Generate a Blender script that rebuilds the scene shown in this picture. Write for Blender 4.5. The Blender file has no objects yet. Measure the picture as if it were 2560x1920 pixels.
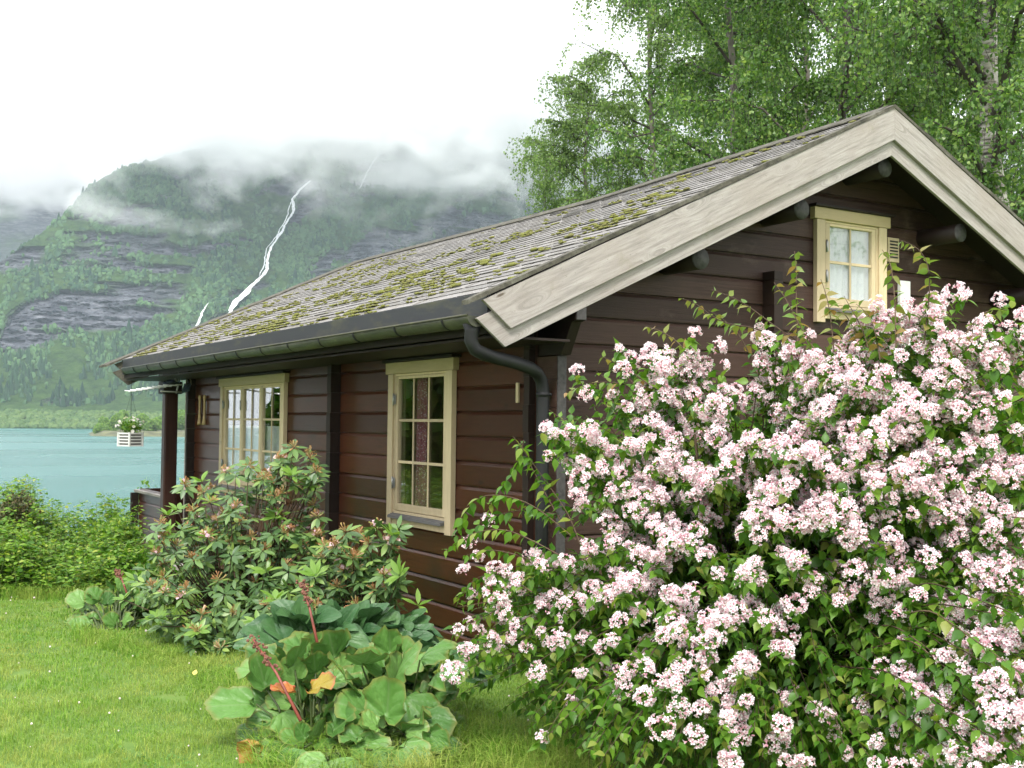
import bpy, math, numpy as np
from mathutils import Matrix, Vector
R = np.random.default_rng(7)
rad = math.radians
sc = bpy.context.scene
COL = sc.collection
# ------------------------------------------------------------------ camera
YAW, PIT, ROL, FPX = 0.5479, 0.0352, 0.0106, 2844.99
CAM = np.array([-4.1967, -6.5656, 1.65])
FW = np.array([math.sin(YAW)*math.cos(PIT), math.cos(YAW)*math.cos(PIT), math.sin(PIT)])
RT = np.array([math.cos(YAW), -math.sin(YAW), 0.0])
UP = np.cross(RT, FW)
cR, sR = math.cos(ROL), math.sin(ROL)
ax = RT*cR + UP*sR
ay = -RT*sR + UP*cR
cam_d = bpy.data.cameras.new('camera')
cam = bpy.data.objects.new('camera', cam_d); COL.objects.link(cam)
cam_d.sensor_width = 36; cam_d.lens = FPX/2560*36; cam_d.clip_end = 20000; cam_d.clip_start = .05
cam.matrix_world = Matrix(((ax[0], ay[0], -FW[0], CAM[0]), (ax[1], ay[1], -FW[1], CAM[1]), (ax[2], ay[2], -FW[2], CAM[2]), (0, 0, 0, 1)))
sc.camera = cam
# ------------------------------------------------------------------ world and sun
SUN_EL, SUN_AZ = rad(52), rad(215)      # azimuth clockwise from +Y
w = bpy.data.worlds.new('World'); sc.world = w; w.use_nodes = True
nt = w.node_tree; nt.nodes.clear()
N = nt.nodes.new; LK = nt.links.new
out = N('ShaderNodeOutputWorld'); bg = N('ShaderNodeBackground'); LK(bg.outputs[0], out.inputs[0])
sky = N('ShaderNodeTexSky'); sky.sky_type = 'NISHITA'; sky.sun_disc = False; sky.sun_elevation = SUN_EL; sky.sun_rotation = SUN_AZ
sk = N('ShaderNodeMix'); sk.data_type = 'RGBA'; sk.blend_type = 'MULTIPLY'; sk.inputs[0].default_value = 1
LK(sky.outputs[0], sk.inputs[6]); sk.inputs[7].default_value = (.10, .10, .10, 1)
tc = N('ShaderNodeTexCoord'); nz = N('ShaderNodeTexNoise'); nz.inputs['Scale'].default_value = 2.2; nz.inputs['Detail'].default_value = 6
LK(tc.outputs['Generated'], nz.inputs['Vector'])
rp = N('ShaderNodeValToRGB'); LK(nz.outputs[0], rp.inputs[0])
rp.color_ramp.elements[0].position = .3; rp.color_ramp.elements[0].color = (.86, .90, .95, 1)
rp.color_ramp.elements[1].position = .62; rp.color_ramp.elements[1].color = (1.06, 1.06, 1.06, 1)
mx = N('ShaderNodeMix'); mx.data_type = 'RGBA'; mx.inputs[0].default_value = .93
LK(sk.outputs[2], mx.inputs[6]); LK(rp.outputs[0], mx.inputs[7]); LK(mx.outputs[2], bg.inputs[0])
bg.inputs[1].default_value = .8
sd = bpy.data.lights.new('sun', 'SUN'); sd.energy = 1.6; sd.angle = rad(14); sd.color = (1, .96, .9)
so = bpy.data.objects.new('sun', sd); COL.objects.link(so)
so.rotation_euler = (math.pi/2 - SUN_EL, 0, -SUN_AZ + math.pi)
sc.view_settings.view_transform = 'Standard'; sc.view_settings.look = 'None'; sc.view_settings.gamma = 1
sc.view_settings.exposure = 1.5
cy = sc.cycles
cy.max_bounces = 14; cy.diffuse_bounces = 3; cy.glossy_bounces = 3; cy.transmission_bounces = 5; cy.transparent_max_bounces = 8
cy.volume_bounces = 14; cy.use_denoising = True; cy.volume_step_rate = 1.5; cy.volume_max_steps = 128
cy.sample_clamp_indirect = 6; cy.use_adaptive_sampling = True; cy.adaptive_threshold = .02

# ------------------------------------------------------------------ helpers
def ray(U, V):
    a, b = U-1280., V-960.
    return FW*FPX + RT*(cR*a+sR*b) - UP*(-sR*a+cR*b)
def at(U, V, D): return CAM + ray(U, V)/FPX*D            # point at depth D on the line of sight (building the place from measurements)
def onx(U, V, x): d = ray(U, V); return CAM + d*(x-CAM[0])/d[0]
def onz(U, V, z): d = ray(U, V); return CAM + d*(z-CAM[2])/d[2]
def pix(P):
    P = np.asarray(P, float); d = P-CAM; x = d@RT; y = d@UP; z = d@FW
    a = x/z*FPX; b = -y/z*FPX
    return 1280+cR*a-sR*b, 960+sR*a+cR*b
def unit(v): return v/np.maximum(np.linalg.norm(v, axis=-1, keepdims=True), 1e-9)

def hash2(ix, iy, s): 
    n = np.sin(ix*127.1 + iy*311.7 + s*74.7)*43758.5453
    return n-np.floor(n)
def vnoise(x, y, s=0):
    ix, iy = np.floor(x), np.floor(y); fx, fy = x-ix, y-iy
    fx = fx*fx*(3-2*fx); fy = fy*fy*(3-2*fy)
    a, b, c, d = hash2(ix, iy, s), hash2(ix+1, iy, s), hash2(ix, iy+1, s), hash2(ix+1, iy+1, s)
    return (a*(1-fx)+b*fx)*(1-fy)+(c*(1-fx)+d*fx)*fy
def fbm(x, y, o=5, s=0):
    r = 0; a = .5
    for i in range(o): r = r+a*vnoise(x, y, s+i*13); x = x*2.03+5.1; y = y*2.03+1.7; a *= .5
    return r

def sett(o, label=None, cat=None, group=None, kind=None):
    for k, v in (('label', label), ('category', cat), ('group', group), ('kind', kind)):
        if v: o[k] = v
    return o
def link(name, me, mat, parent=None, loc=None):
    o = bpy.data.objects.new(name, me); COL.objects.link(o)
    if mat is not None: 
        for m in (mat if isinstance(mat, (list, tuple)) else [mat]): me.materials.append(m)
    if parent is not None: o.parent = parent
    if loc is not None: o.location = loc
    return o
def thing(name, label, cat, loc=(0, 0, 0), group=None):
    o = bpy.data.objects.new(name, None); COL.objects.link(o); o.location = loc; o.empty_display_size = .1
    return sett(o, label, cat, group)
def npmesh(name, V, F, smooth=False, attr=None):
    """V (n,3), F (m,k) constant k"""
    V = np.asarray(V, np.float32); F = np.asarray(F, np.int32)
    me = bpy.data.meshes.new(name); n, (m, k) = len(V), F.shape
    me.vertices.add(n); me.vertices.foreach_set('co', V.ravel())
    me.loops.add(m*k); me.loops.foreach_set('vertex_index', F.ravel())
    me.polygons.add(m); me.polygons.foreach_set('loop_start', np.arange(m, dtype=np.int32)*k)
    if smooth: me.polygons.foreach_set('use_smooth', np.ones(m, bool))
    else: me.polygons.foreach_set('use_smooth', np.zeros(m, bool))
    me.update(calc_edges=True)
    for kx, v in (attr or {}).items():
        at_ = me.attributes.new(kx, 'FLOAT', 'POINT'); at_.data.foreach_set('value', np.asarray(v, np.float32))
    return me
class MB:
    """collects shapes of any face size into one mesh"""
    def __init__(s): s.v = []; s.f = []; s.sm = []
    def add(s, V, F, sm=False):
        b = len(s.v); s.v += [tuple(map(float, p)) for p in V]; s.f += [tuple(int(i)+b for i in f) for f in F]; s.sm += [sm]*len(F)
    def box(s, a, b, M=None):
        x0, y0, z0 = a; x1, y1, z1 = b
        V = [(x0,y0,z0),(x1,y0,z0),(x1,y1,z0),(x0,y1,z0),(x0,y0,z1),(x1,y0,z1),(x1,y1,z1),(x0,y1,z1)]
        if M: V = [M(*p) for p in V]
        s.add(V, [(0,3,2,1),(4,5,6,7),(0,1,5,4),(1,2,6,5),(2,3,7,6),(3,0,4,7)])
    def tube(s, P, r, n=10, cap=True):
        P = [np.array(p, float) for p in P]; r = r if hasattr(r, '__len__') else [r]*len(P)
        ref = np.array([0.3, .2, .93]); V = []; F = []
        for i, p in enumerate(P):
            t = unit(P[min(i+1, len(P)-1)]-P[max(i-1, 0)])
            if abs(t@ref) > .95: ref = np.array([1., .1, 0])
            a = unit(np.cross(t, ref)); b = np.cross(t, a)
            for k in range(n):
                th = 2*math.pi*k/n; V.append(p+r[i]*(a*math.cos(th)+b*math.sin(th)))
        for i in range(len(P)-1):
            for k in range(n): F.append((i*n+k, i*n+(k+1) % n, (i+1)*n+(k+1) % n, (i+1)*n+k))
        if cap: F.append(tuple(range(n-1, -1, -1))); F.append(tuple((len(P)-1)*n+k for k in range(n)))
        s.add(V, F, True)
    def prism(s, poly, h0, h1, M):
        """poly in (a,b), extruded over c; M(a,b,c)->xyz"""
        n = len(poly); V = [M(a, b, h0) for a, b in poly]+[M(a, b, h1) for a, b in poly]
        s.add(V, [tuple(range(n-1, -1, -1)), tuple(range(n, 2*n))]+[(i, (i+1) % n, n+(i+1) % n, n+i) for i in range(n)])
    def build(s, name, mat, parent=None, bevel=0, loc=None):
        me = bpy.data.meshes.new(name); me.from_pydata(s.v, [], s.f)
        me.polygons.foreach_set('use_smooth', s.sm); me.update()
        o = link(name, me, mat, parent, loc)
        if bevel:
            b = o.modifiers.new('b', 'BEVEL'); b.width = bevel; b.segments = 2; b.limit_method = 'ANGLE'
        return o
def frames(D, Nn):
    """rotation matrices (N,3,3) with columns side, dir, normal from dir D and approx normal"""
    y = unit(D); x = unit(np.cross(y, Nn)); z = np.cross(x, y)
    return np.stack([x, y, z], -1)
def scatter(T, F, P, M, S):
    """copies template T(n,3) at P(N,3) with M(N,3,3), scale S(N,) or (N,3)"""
    S = np.asarray(S); S = S[:, None] if S.ndim == 1 else S
    S = np.broadcast_to(S, (len(P), 3))
    V = np.einsum('nij,nkj->nki', M, T[None]*S[:, None, :])+P[:, None, :]
    FF = F[None]+(np.arange(len(P))*len(T))[:, None, None]
    return V.reshape(-1, 3), FF.reshape(-1, F.shape[1])
def join(parts):
    Vs = []; Fs = []; b = 0
    for V, F in parts: Vs.append(V); Fs.append(F+b); b += len(V)
    return np.concatenate(Vs), np.concatenate(Fs)
def tubes_np(paths, rads, n=5):
    """many tapered tubes as tri-free quads; paths list of (k,3), rads list of (k,)"""
    Vs = []; Fs = []; b = 0; th = np.arange(n)*2*np.pi/n; c, s_ = np.cos(th), np.sin(th)
    for P, r in zip(paths, rads):
        k = len(P); t = unit(np.gradient(P, axis=0)); ref = np.where(np.abs(t[:, 2:3]) > .9, [[1., 0, 0]], [[0, 0, 1.]])
        a = unit(np.cross(t, ref)); bb = np.cross(t, a)
        V = P[:, None]+r[:, None, None]*(a[:, None]*c[None, :, None]+bb[:, None]*s_[None, :, None])
        i = np.arange(k-1)[:, None]*n; j = np.arange(n)[None]; j2 = (j+1) % n
        Vs.append(V.reshape(-1, 3)); Fs.append(np.stack([i+j, i+j2, i+n+j2, i+n+j], -1).reshape(-1, 4)+b); b += k*n
    return np.concatenate(Vs), np.concatenate(Fs)
def inpoly(x, y, poly):
    x = np.asarray(x); y = np.asarray(y); r = np.zeros(x.shape, bool); n = len(poly)
    for i in range(n):
        x1, y1 = poly[i]; x2, y2 = poly[(i+1) % n]
        if y1 == y2: continue
        r ^= ((y1 > y) != (y2 > y)) & (x < (x2-x1)*(y-y1)/(y2-y1)+x1)
    return r

# ------------------------------------------------------------------ materials
def new_mat(name):
    m = bpy.data.materials.new(name); m.use_nodes = True; nt = m.node_tree
    return m, nt, nt.nodes['Principled BSDF']
def ramp(nt, src, stops):
    r = nt.nodes.new('ShaderNodeValToRGB'); nt.links.new(src, r.inputs[0]); e = r.color_ramp.elements
    while len(e) < len(stops): e.new(.5)
    for k, (p, c) in zip(e, stops): k.position = p; k.color = (*c, 1)
    return r.outputs[0]
def noise(nt, scale, detail=5, vec=None, rough=.55, dist=0):
    n = nt.nodes.new('ShaderNodeTexNoise'); n.inputs['Scale'].default_value = scale; n.inputs['Detail'].default_value = detail
    n.inputs['Roughness'].default_value = rough; n.inputs['Distortion'].default_value = dist
    if vec is not None: nt.links.new(vec, n.inputs['Vector'])
    return n.outputs[0]
def coords(nt, scale=(1, 1, 1), rot=(0, 0, 0), kind='Object'):
    t = nt.nodes.new('ShaderNodeTexCoord'); m = nt.nodes.new('ShaderNodeMapping'); nt.links.new(t.outputs[kind], m.inputs[0])
    m.inputs['Scale'].default_value = scale; m.inputs['Rotation'].default_value = rot
    return m.outputs[0]
def mixc(nt, fac, a, b, mode='MIX'):
    m = nt.nodes.new('ShaderNodeMix'); m.data_type = 'RGBA'; m.blend_type = mode
    for s, v in ((m.inputs[0], fac), (m.inputs[6], a), (m.inputs[7], b)):
        if hasattr(v, 'is_linked'): nt.links.new(v, s)
        else: s.default_value = v if not hasattr(v, '__len__') else (*v, 1)
    return m.outputs[2]
def math_(nt, op, a, b=0., c=0.):
    m = nt.nodes.new('ShaderNodeMath'); m.operation = op
    for s, v in zip(m.inputs, (a, b, c)):
        if hasattr(v, 'is_linked'): nt.links.new(v, s)
        else: s.default_value = v
    return m.outputs[0]
def bump(nt, b, h, strength=.3, dist=.01):
    n = nt.nodes.new('ShaderNodeBump'); n.inputs['Strength'].default_value = strength; n.inputs['Distance'].default_value = dist
    nt.links.new(h, n.inputs['Height']); nt.links.new(n.outputs[0], b.inputs['Normal'])
def isl(nt): return nt.nodes.new('ShaderNodeNewGeometry').outputs['Random Per Island']
def attrf(nt, name): n = nt.nodes.new('ShaderNodeAttribute'); n.attribute_name = name; return n.outputs['Fac']

def wood(name, c0, c1, scale, rough=.5, bstr=.35, spec=.5, stain=None, knots=False):
    """scale: per-axis texture scale, small along the grain"""
    m, nt, b = new_mat(name)
    v = coords(nt, scale)
    g = noise(nt, 6, 9, v, .70, .6); g2 = noise(nt, 1.3, 4, coords(nt, tuple(.25*s for s in scale)), .5)
    col = ramp(nt, g, [(.3, c0), (.7, c1)])
    col = mixc(nt, ramp(nt, g2, [(.35, (0, 0, 0)), (.7, (1, 1, 1))]), col, tuple(.5*(a+c) for a, c in zip(c0, c1)))
    col = mixc(nt, 1., col, ramp(nt, isl(nt), [(0, (.68, .66, .66)), (.5, (1, 1, 1)), (1, (1.3, 1.28, 1.25))]), 'MULTIPLY')
    if stain:
        s = noise(nt, 1.1, 7, coords(nt, (1, 1, 1.6)), .7)
        col = mixc(nt, ramp(nt, s, [(stain[1], (0, 0, 0)), (stain[1]+.12, (1, 1, 1))]), col, stain[0])
    if knots:
        vo = nt.nodes.new('ShaderNodeTexVoronoi'); vo.inputs['Scale'].default_value = 1.0; nt.links.new(coords(nt, knots), vo.inputs['Vector'])
        col = mixc(nt, ramp(nt, vo.outputs['Distance'], [(.05, (1, 1, 1)), (.11, (0, 0, 0))]), col, tuple(.42*c for c in c0))
    nt.links.new(col, b.inputs['Base Color']); b.inputs['Roughness'].default_value = rough; b.inputs['Specular IOR Level'].default_value = spec
    if 'brown' in name:
        cr_ = noise(nt, 3.2, 5, coords(nt, tuple(q*(.22 if q < 2 else 4.5) for q in scale)), .6, .3)
        col = mixc(nt, ramp(nt, cr_, [(.665, (0, 0, 0)), (.70, (.75, .75, .75))]), col, tuple(.4*q for q in c0))
        kv = nt.nodes.new('ShaderNodeTexVoronoi'); kv.inputs['Scale'].default_value = 1.; nt.links.new(coords(nt, (1.9 if scale[0] < 1 else .01, 1.9 if scale[0] > 1 else .01, 5.2)), kv.inputs['Vector'])
        col = mixc(nt, ramp(nt, kv.outputs['Distance'], [(.05, (.8, .8, .8)), (.10, (0, 0, 0))]), col, tuple(.45*q for q in c0)); nt.links.new(col, b.inputs['Base Color'])
    if name == 'brown_stained_log':
        col = mixc(nt, ramp(nt, noise(nt, 28, 4, coords(nt, (1, 1.6, .6)), .75), [(.70, (0, 0, 0)), (.76, (.5, .5, .5))]), col, (.22, .19, .17)); nt.links.new(col, b.inputs['Base Color'])
    bump(nt, b, g, bstr, .006)
    return m
def plain(name, c, rough=.5, metal=0, var=.15, scale=20, bstr=.1):
    m, nt, b = new_mat(name)
    n = noise(nt, scale, 5, coords(nt))
    col = ramp(nt, n, [(.3, tuple(x*(1-var) for x in c)), (.7, tuple(min(1, x*(1+var)) for x in c))])
    nt.links.new(col, b.inputs['Base Color']); b.inputs['Roughness'].default_value = rough; b.inputs['Metallic'].default_value = metal
    if bstr: bump(nt, b, n, bstr, .004)
    return m
def leaf_mat(name, stops, rough=.45, trans=.3, spec=.4, scale=None, back=None, tcol=None):
    m, nt, b = new_mat(name)
    col = ramp(nt, isl(nt), stops)
    if scale:
        col = mixc(nt, ramp(nt, noise(nt, scale, 3, coords(nt)), [(.35, (0, 0, 0)), (.65, (.5, .5, .5))]), col, tuple(x*.65 for x in stops[-1][1]))
    if tcol:  # leaf attribute t: colour towards the rim / tip
        col = mixc(nt, ramp(nt, attrf(nt, 't'), tcol[1]), col, tcol[0])
    nt.links.new(col, b.inputs['Base Color']); b.inputs['Roughness'].default_value = rough; b.inputs['Specular IOR Level'].default_value = spec
    tr = nt.nodes.new('ShaderNodeBsdfTranslucent'); mixs = nt.nodes.new('ShaderNodeMixShader'); mixs.inputs[0].default_value = trans
    tcl = mixc(nt, 1., col, (1.5, 1.6, .8), 'MULTIPLY'); nt.links.new(tcl, tr.inputs[0])
    o = nt.nodes['Material Output']
    nt.links.new(b.outputs[0], mixs.inputs[1]); nt.links.new(tr.outputs[0], mixs.inputs[2]); nt.links.new(mixs.outputs[0], o.inputs[0])
    return m

BR0, BR1 = (.036, .0115, .0058), (.098, .031, .0135)
M = {}
M['long'] = wood('brown_stained_log', BR0, BR1, (1.2, .5, 9), .36, .25, .32, ((.035, .018, .010), .56))
M['gable'] = wood('weathered_brown_log', (.018, .0088, .0064), (.092, .050, .038), (.40, 1.2, 13), .50, .6, .22, ((.10, .066, .056), .56))
M['dark'] = wood('dark_stained_wood', (.009, .005, .0036), (.026, .013, .009), (3, 1, 3), .6, .3, .3)
M['post'] = wood('post_wood', (.022, .008, .005), (.075, .024, .012), (6, 6, .6), .5, .3, .4)
M['endgrain'] = plain('grey_end_grain', (.045, .042, .040), .8, 0, .45, 30, .4)
def board_mat(name, ang):
    m, nt, b = new_mat(name)
    base = coords(nt, (1, 1, 1), (0, ang, 0)); mp = nt.nodes.new('ShaderNodeMapping'); nt.links.new(base, mp.inputs[0]); mp.inputs['Scale'].default_value = (.8, .5, 11)
    # knots bend the grain: distort by distance to knot centres
    mk_ = nt.nodes.new('ShaderNodeMapping'); nt.links.new(base, mk_.inputs[0]); mk_.inputs['Scale'].default_value = (1.7, .01, 6.5)
    vo = nt.nodes.new('ShaderNodeTexVoronoi'); vo.inputs['Scale'].default_value = 1.; nt.links.new(mk_.outputs[0], vo.inputs['Vector'])
    near = ramp(nt, vo.outputs['Distance'], [(.02, (1, 1, 1)), (.34, (0, 0, 0))])
    add = nt.nodes.new('ShaderNodeVectorMath'); add.operation = 'ADD'; nt.links.new(mp.outputs[0], add.inputs[0]); cmb = nt.nodes.new('ShaderNodeCombineXYZ'); nt.links.new(math_(nt, 'MULTIPLY', near, 1.6), cmb.inputs[2]); nt.links.new(cmb.outputs[0], add.inputs[1])
    g = noise(nt, 5, 8, add.outputs[0], .68, .3)
    c = ramp(nt, g, [(.28, (.20, .180, .166)), (.5, (.335, .305, .286)), (.72, (.45, .416, .392))])
    c = mixc(nt, ramp(nt, noise(nt, 1.3, 6, coords(nt), .65), [(.40, (0, 0, 0)), (.66, (.6, .6, .6))]), c, (.31, .265, .235))
    c = mixc(nt, ramp(nt, noise(nt, 60, 3, coords(nt), .7), [(.64, (0, 0, 0)), (.72, (.55, .55, .55))]), c, (.13, .115, .095))
    c = mixc(nt, ramp(nt, noise(nt, 2.6, 6, coords(nt), .7), [(.62, (0, 0, 0)), (.76, (.5, .5, .5))]), c, (.19, .19, .11))
    c = mixc(nt, ramp(nt, vo.outputs['Distance'], [(.035, (.9, .9, .9)), (.075, (0, 0, 0))]), c, (.10, .075, .055))
    nt.links.new(c, b.inputs['Base Color']); b.inputs['Roughness'].default_value = .8; b.inputs['Specular IOR Level'].default_value = .2; bump(nt, b, g, .45, .004); return m
M['weathered'] = board_mat('grey_weathered_board', .442); M['weathered_r'] = board_mat('grey_weathered_board_right', -.442)
M['tan'] = wood('cream_painted_frame', (.46, .365, .225), (.62, .505, .33), (5, 5, .8), .55, .3, .3, ((.30, .235, .15), .62))
M['tanh'] = wood('cream_painted_header', (.45, .35, .19), (.58, .465, .27), (.8, .8, 6), .5, .2, .35)
M['sillw'] = wood('grey_sill', (.08, .08, .08), (.19, .185, .18), (2, .6, 6), .8, .4, .2)
M['deck'] = wood('deck_board', (.24, .22, .20), (.42, .40, .37), (1, .6, 5), .75, .3, .2)
M['pine'] = wood('interior_pine', (.28, .16, .07), (.42, .26, .12), (.6, .6, 5), .5, .2, .3)
M['black'] = plain('black_pvc', (.006, .006, .007), .62, 0, .3, 8, .05)
M['bark'] = wood('bush_bark', (.05, .033, .022), (.13, .09, .06), (3, 3, 3), .8, .4, .2)
M['metal'] = plain('aluminium', (.72, .72, .74), .35, .6, .1)
M['steel'] = plain('galvanised_steel', (.35, .35, .34), .45, .7, .2)
M['white'] = plain('white_paint', (.72, .72, .70), .5, 0, .06)
M['navy'] = plain('dark_blue_plastic', (.02, .03, .07), .4)
M['bluegrey'] = plain('blue_grey_plastic', (.10, .15, .19), .4)
M['paper'] = plain('white_paper_globe', (.85, .82, .75), .7, 0, .03)
M['cable'] = plain('pale_cable', (.35, .32, .28), .5)
M['soil'] = plain('garden_soil', (.035, .026, .018), .95, 0, .5, 9, .8)
# fascia: near-black board with algae streaks
m, nt, b = new_mat('black_fascia'); v = coords(nt, (1, 1.2, 4))
col = mixc(nt, ramp(nt, noise(nt, 2.2, 7, v, .7), [(.50, (0, 0, 0)), (.72, (.8, .8, .8))]), (.030, .031, .036), (.085, .082, .045))
nt.links.new(col, b.inputs['Base Color']); b.inputs['Roughness'].default_value = .55; M['fascia'] = m
m, nt, b = new_mat('grimy_gutter'); v = coords(nt, (1, 1.5, 3))
col = ramp(nt, noise(nt, 5, 7, v, .7), [(.3, (.030, .030, .024)), (.55, (.060, .060, .036)), (.75, (.115, .115, .062))])
nt.links.new(col, b.inputs['Base Color']); b.inputs['Roughness'].default_value = .5; M['gutter'] = m
# roof shingle: grey mineral granules, per-tab variation, brown lichen film
m, nt, b = new_mat('mineral_shingle'); v = coords(nt)
g = noise(nt, 160, 3, v, .8); big = noise(nt, 1.0, 6, v, .65); mid = noise(nt, 9, 5, v, .7)
base = ramp(nt, g, [(.32, (.11, .105, .10)), (.5, (.25, .24, .235)), (.70, (.50, .49, .48))])
base = mixc(nt, .6, base, ramp(nt, isl(nt), [(0, (.45, .45, .45)), (.5, (.72, .70, .69)), (1, (1, .98, .97))]), 'MULTIPLY')
lich = math_(nt, 'MULTIPLY', ramp(nt, big, [(.36, (.2, .2, .2)), (.6, (1, 1, 1))]), ramp(nt, mid, [(.42, (0, 0, 0)), (.62, (.8, .8, .8))]))
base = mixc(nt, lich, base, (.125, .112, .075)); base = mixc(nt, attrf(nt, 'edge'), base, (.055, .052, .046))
nt.links.new(base, b.inputs['Base Color']); b.inputs['Roughness'].default_value = .85; bump(nt, b, g, .6, .004); M['shingle'] = m
m, nt, b = new_mat('roof_moss'); g = noise(nt, 120, 4, coords(nt), .8)
col = mixc(nt, isl(nt), ramp(nt, g, [(.3, (.085, .095, .018)), (.7, (.26, .28, .04))]), (.19, .18, .06))
nt.links.new(col, b.inputs['Base Color']); b.inputs['Roughness'].default_value = .95; bump(nt, b, g, 1., .01); M['moss'] = m
m, nt, b = new_mat('mossy_roof_edge'); v = coords(nt)
col = ramp(nt, noise(nt, 9, 8, v, .75), [(.35, (.028, .026, .020)), (.52, (.085, .078, .058)), (.64, (.13, .125, .10)), (.74, (.14, .15, .045))])
nt.links.new(col, b.inputs['Base Color']); b.inputs['Roughness'].default_value = .9; bump(nt, b, noise(nt, 40, 6, v), .5, .01); M['cap'] = m
# glass pane: real thin pane
m, nt, b = new_mat('window_glass')
gl = nt.nodes.new('ShaderNodeBsdfGlossy'); gl.inputs['Roughness'].default_value = .01; gl.inputs['Color'].default_value = (1, 1, 1, 1)
tr = nt.nodes.new('ShaderNodeBsdfTransparent'); tr.inputs[0].default_value = (.95, .97, .96, 1)
fr = nt.nodes.new('ShaderNodeFresnel'); fr.inputs[0].default_value = 1.52
bf = nt.nodes.new('ShaderNodeNewGeometry'); nt.links.new(math_(nt, 'MULTIPLY_ADD', bf.outputs['Backfacing'], 1/1.52-1.52, 1.52), fr.inputs[0])
f2 = math_(nt, 'MULTIPLY_ADD', fr.outputs[0], 1.1, .0)
ms = nt.nodes.new('ShaderNodeMixShader'); nt.links.new(f2, ms.inputs[0]); nt.links.new(tr.outputs[0], ms.inputs[1]); nt.links.new(gl.outputs[0], ms.inputs[2])
wv = nt.nodes.new('ShaderNodeBump'); wv.inputs['Strength'].default_value = .02; nt.links.new(noise(nt, 3, 2, coords(nt)), wv.inputs['Height']); nt.links.new(wv.outputs[0], gl.inputs['Normal'])
nt.links.new(ms.outputs[0], nt.nodes['Material Output'].inputs[0]); M['glass'] = m
def cloth(name, c, c2, sc_=60, tr_=.5):
    m, nt, b = new_mat(name)
    vo = nt.nodes.new('ShaderNodeTexVoronoi'); vo.inputs['Scale'].default_value = sc_; nt.links.new(coords(nt), vo.inputs['Vector'])
    col = mixc(nt, ramp(nt, vo.outputs['Distance'], [(.25, (1, 1, 1)), (.4, (0, 0, 0))]), c, c2)
    nt.links.new(col, b.inputs['Base Color']); b.inputs['Roughness'].default_value = .9
    t = nt.nodes.new('ShaderNodeBsdfTranslucent'); nt.links.new(col, t.inputs[0]); s = nt.nodes.new('ShaderNodeMixShader'); s.inputs[0].default_value = tr_
    nt.links.new(b.outputs[0], s.inputs[1]); nt.links.new(t.outputs[0], s.inputs[2]); nt.links.new(s.outputs[0], nt.nodes['Material Output'].inputs[0])
    return m
M['pinkcloth'] = cloth('pink_dotted_cloth', (.45, .17, .20), (.72, .52, .54))
M['whitecloth'] = cloth('white_sheer_cloth', (.86, .86, .88), (.80, .80, .84), 20, .4)

# ------------------------------------------------------------------ ground
def gz(x, y):
    x = np.asarray(x, float); y = np.asarray(y, float)
    s = np.clip(y/9.5, 0, 1); z = -.33*s*s*(3-2*s)
    z = z - np.clip(y-12.5, 0, 16)*.36*np.clip((60-x)/40, 0, 1)
    return z
xs = np.concatenate([-4-np.geomspace(.01, 500, 60)[::-1], np.linspace(-3.9, 14, 90), 14+np.geomspace(.3, 700, 50)])
ys = np.concatenate([-6-np.geomspace(.01, 200, 30)[::-1], np.linspace(-5.8, 30, 150)])
X, Y = np.meshgrid(xs, ys); Z = gz(X, Y)+(fbm(X*1.3, Y*1.3, 4, 3)-.47)*.05
Z += np.clip(X-14, 0, 300)*.05
nx, ny = len(xs), len(ys); idx = (np.arange(ny-1)[:, None]*nx+np.arange(nx-1)[None])
F = np.stack([idx, idx+1, idx+nx+1, idx+nx], -1).reshape(-1, 4)
m, nt, b = new_mat('lawn_soil'); v = coords(nt)
c = ramp(nt, noise(nt, 2.2, 7, v, .7), [(.35, (.075, .15, .018)), (.55, (.11, .19, .026)), (.72, (.18, .20, .045))])
nt.links.new(c, b.inputs['Base Color']); b.inputs['Roughness'].default_value = .95; M['lawn'] = m
g = link('ground', npmesh('ground', np.stack([X, Y, Z], -1).reshape(-1, 3), F, True), M['lawn']); sett(g, kind='structure')

# ------------------------------------------------------------------ lake, mountain, woods beyond
AZ0 = rad(20); dF = np.array([math.sin(AZ0), math.cos(AZ0), 0]); dR = np.array([math.cos(AZ0), -math.sin(AZ0), 0])
LAKE = -4.35
def px2ae(U, V): d = ray(U, V); f = d@dF; return (d@dR)/f, d[2]/f
def loc_(a, d, z): 
    a, d, z = np.broadcast_arrays(a, d, z)
    P = CAM[None]+d.ravel()[:, None]*dF+(a*d).ravel()[:, None]*dR; P[:, 2] = z.ravel(); return P
m, nt, b = new_mat('lake_water'); v = coords(nt, (1, 1, 1), (0, 0, AZ0))
st = noise(nt, .006, 6, coords(nt, (1, 1.7, 1), (0, 0, AZ0)), .5)
col = ramp(nt, st, [(.42, (.030, .135, .125)), (.62, (.055, .170, .160))])
nt.links.new(col, b.inputs['Base Color']); b.inputs['Specular IOR Level'].default_value = .5
rr = ramp(nt, st, [(.40, (.22, .22, .22)), (.62, (.42, .42, .42))]); nt.links.new(rr, b.inputs['Roughness'])
wn = math_(nt, 'ADD', noise(nt, .9, 6, coords(nt, (1, 2.5, 1), (0, 0, AZ0)), .7), math_(nt, 'MULTIPLY', noise(nt, .2, 4, coords(nt, (1, 1.5, 1), (0, 0, AZ0))), .8))
bump(nt, b, wn, .55, .35); M['water'] = m
a_ = np.linspace(-.9, 2.2, 60); d_ = np.geomspace(18, 820, 60); A, D = np.meshgrid(a_, d_)
P = loc_(A, D, np.full(A.shape, LAKE)); n1 = 60; idx = (np.arange(59)[:, None]*60+np.arange(59)[None])
wat = link('lake', npmesh('lake', P, np.stack([idx, idx+1, idx+61, idx+60], -1).reshape(-1, 4)), M['water']); sett(wat, kind='structure')

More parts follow.
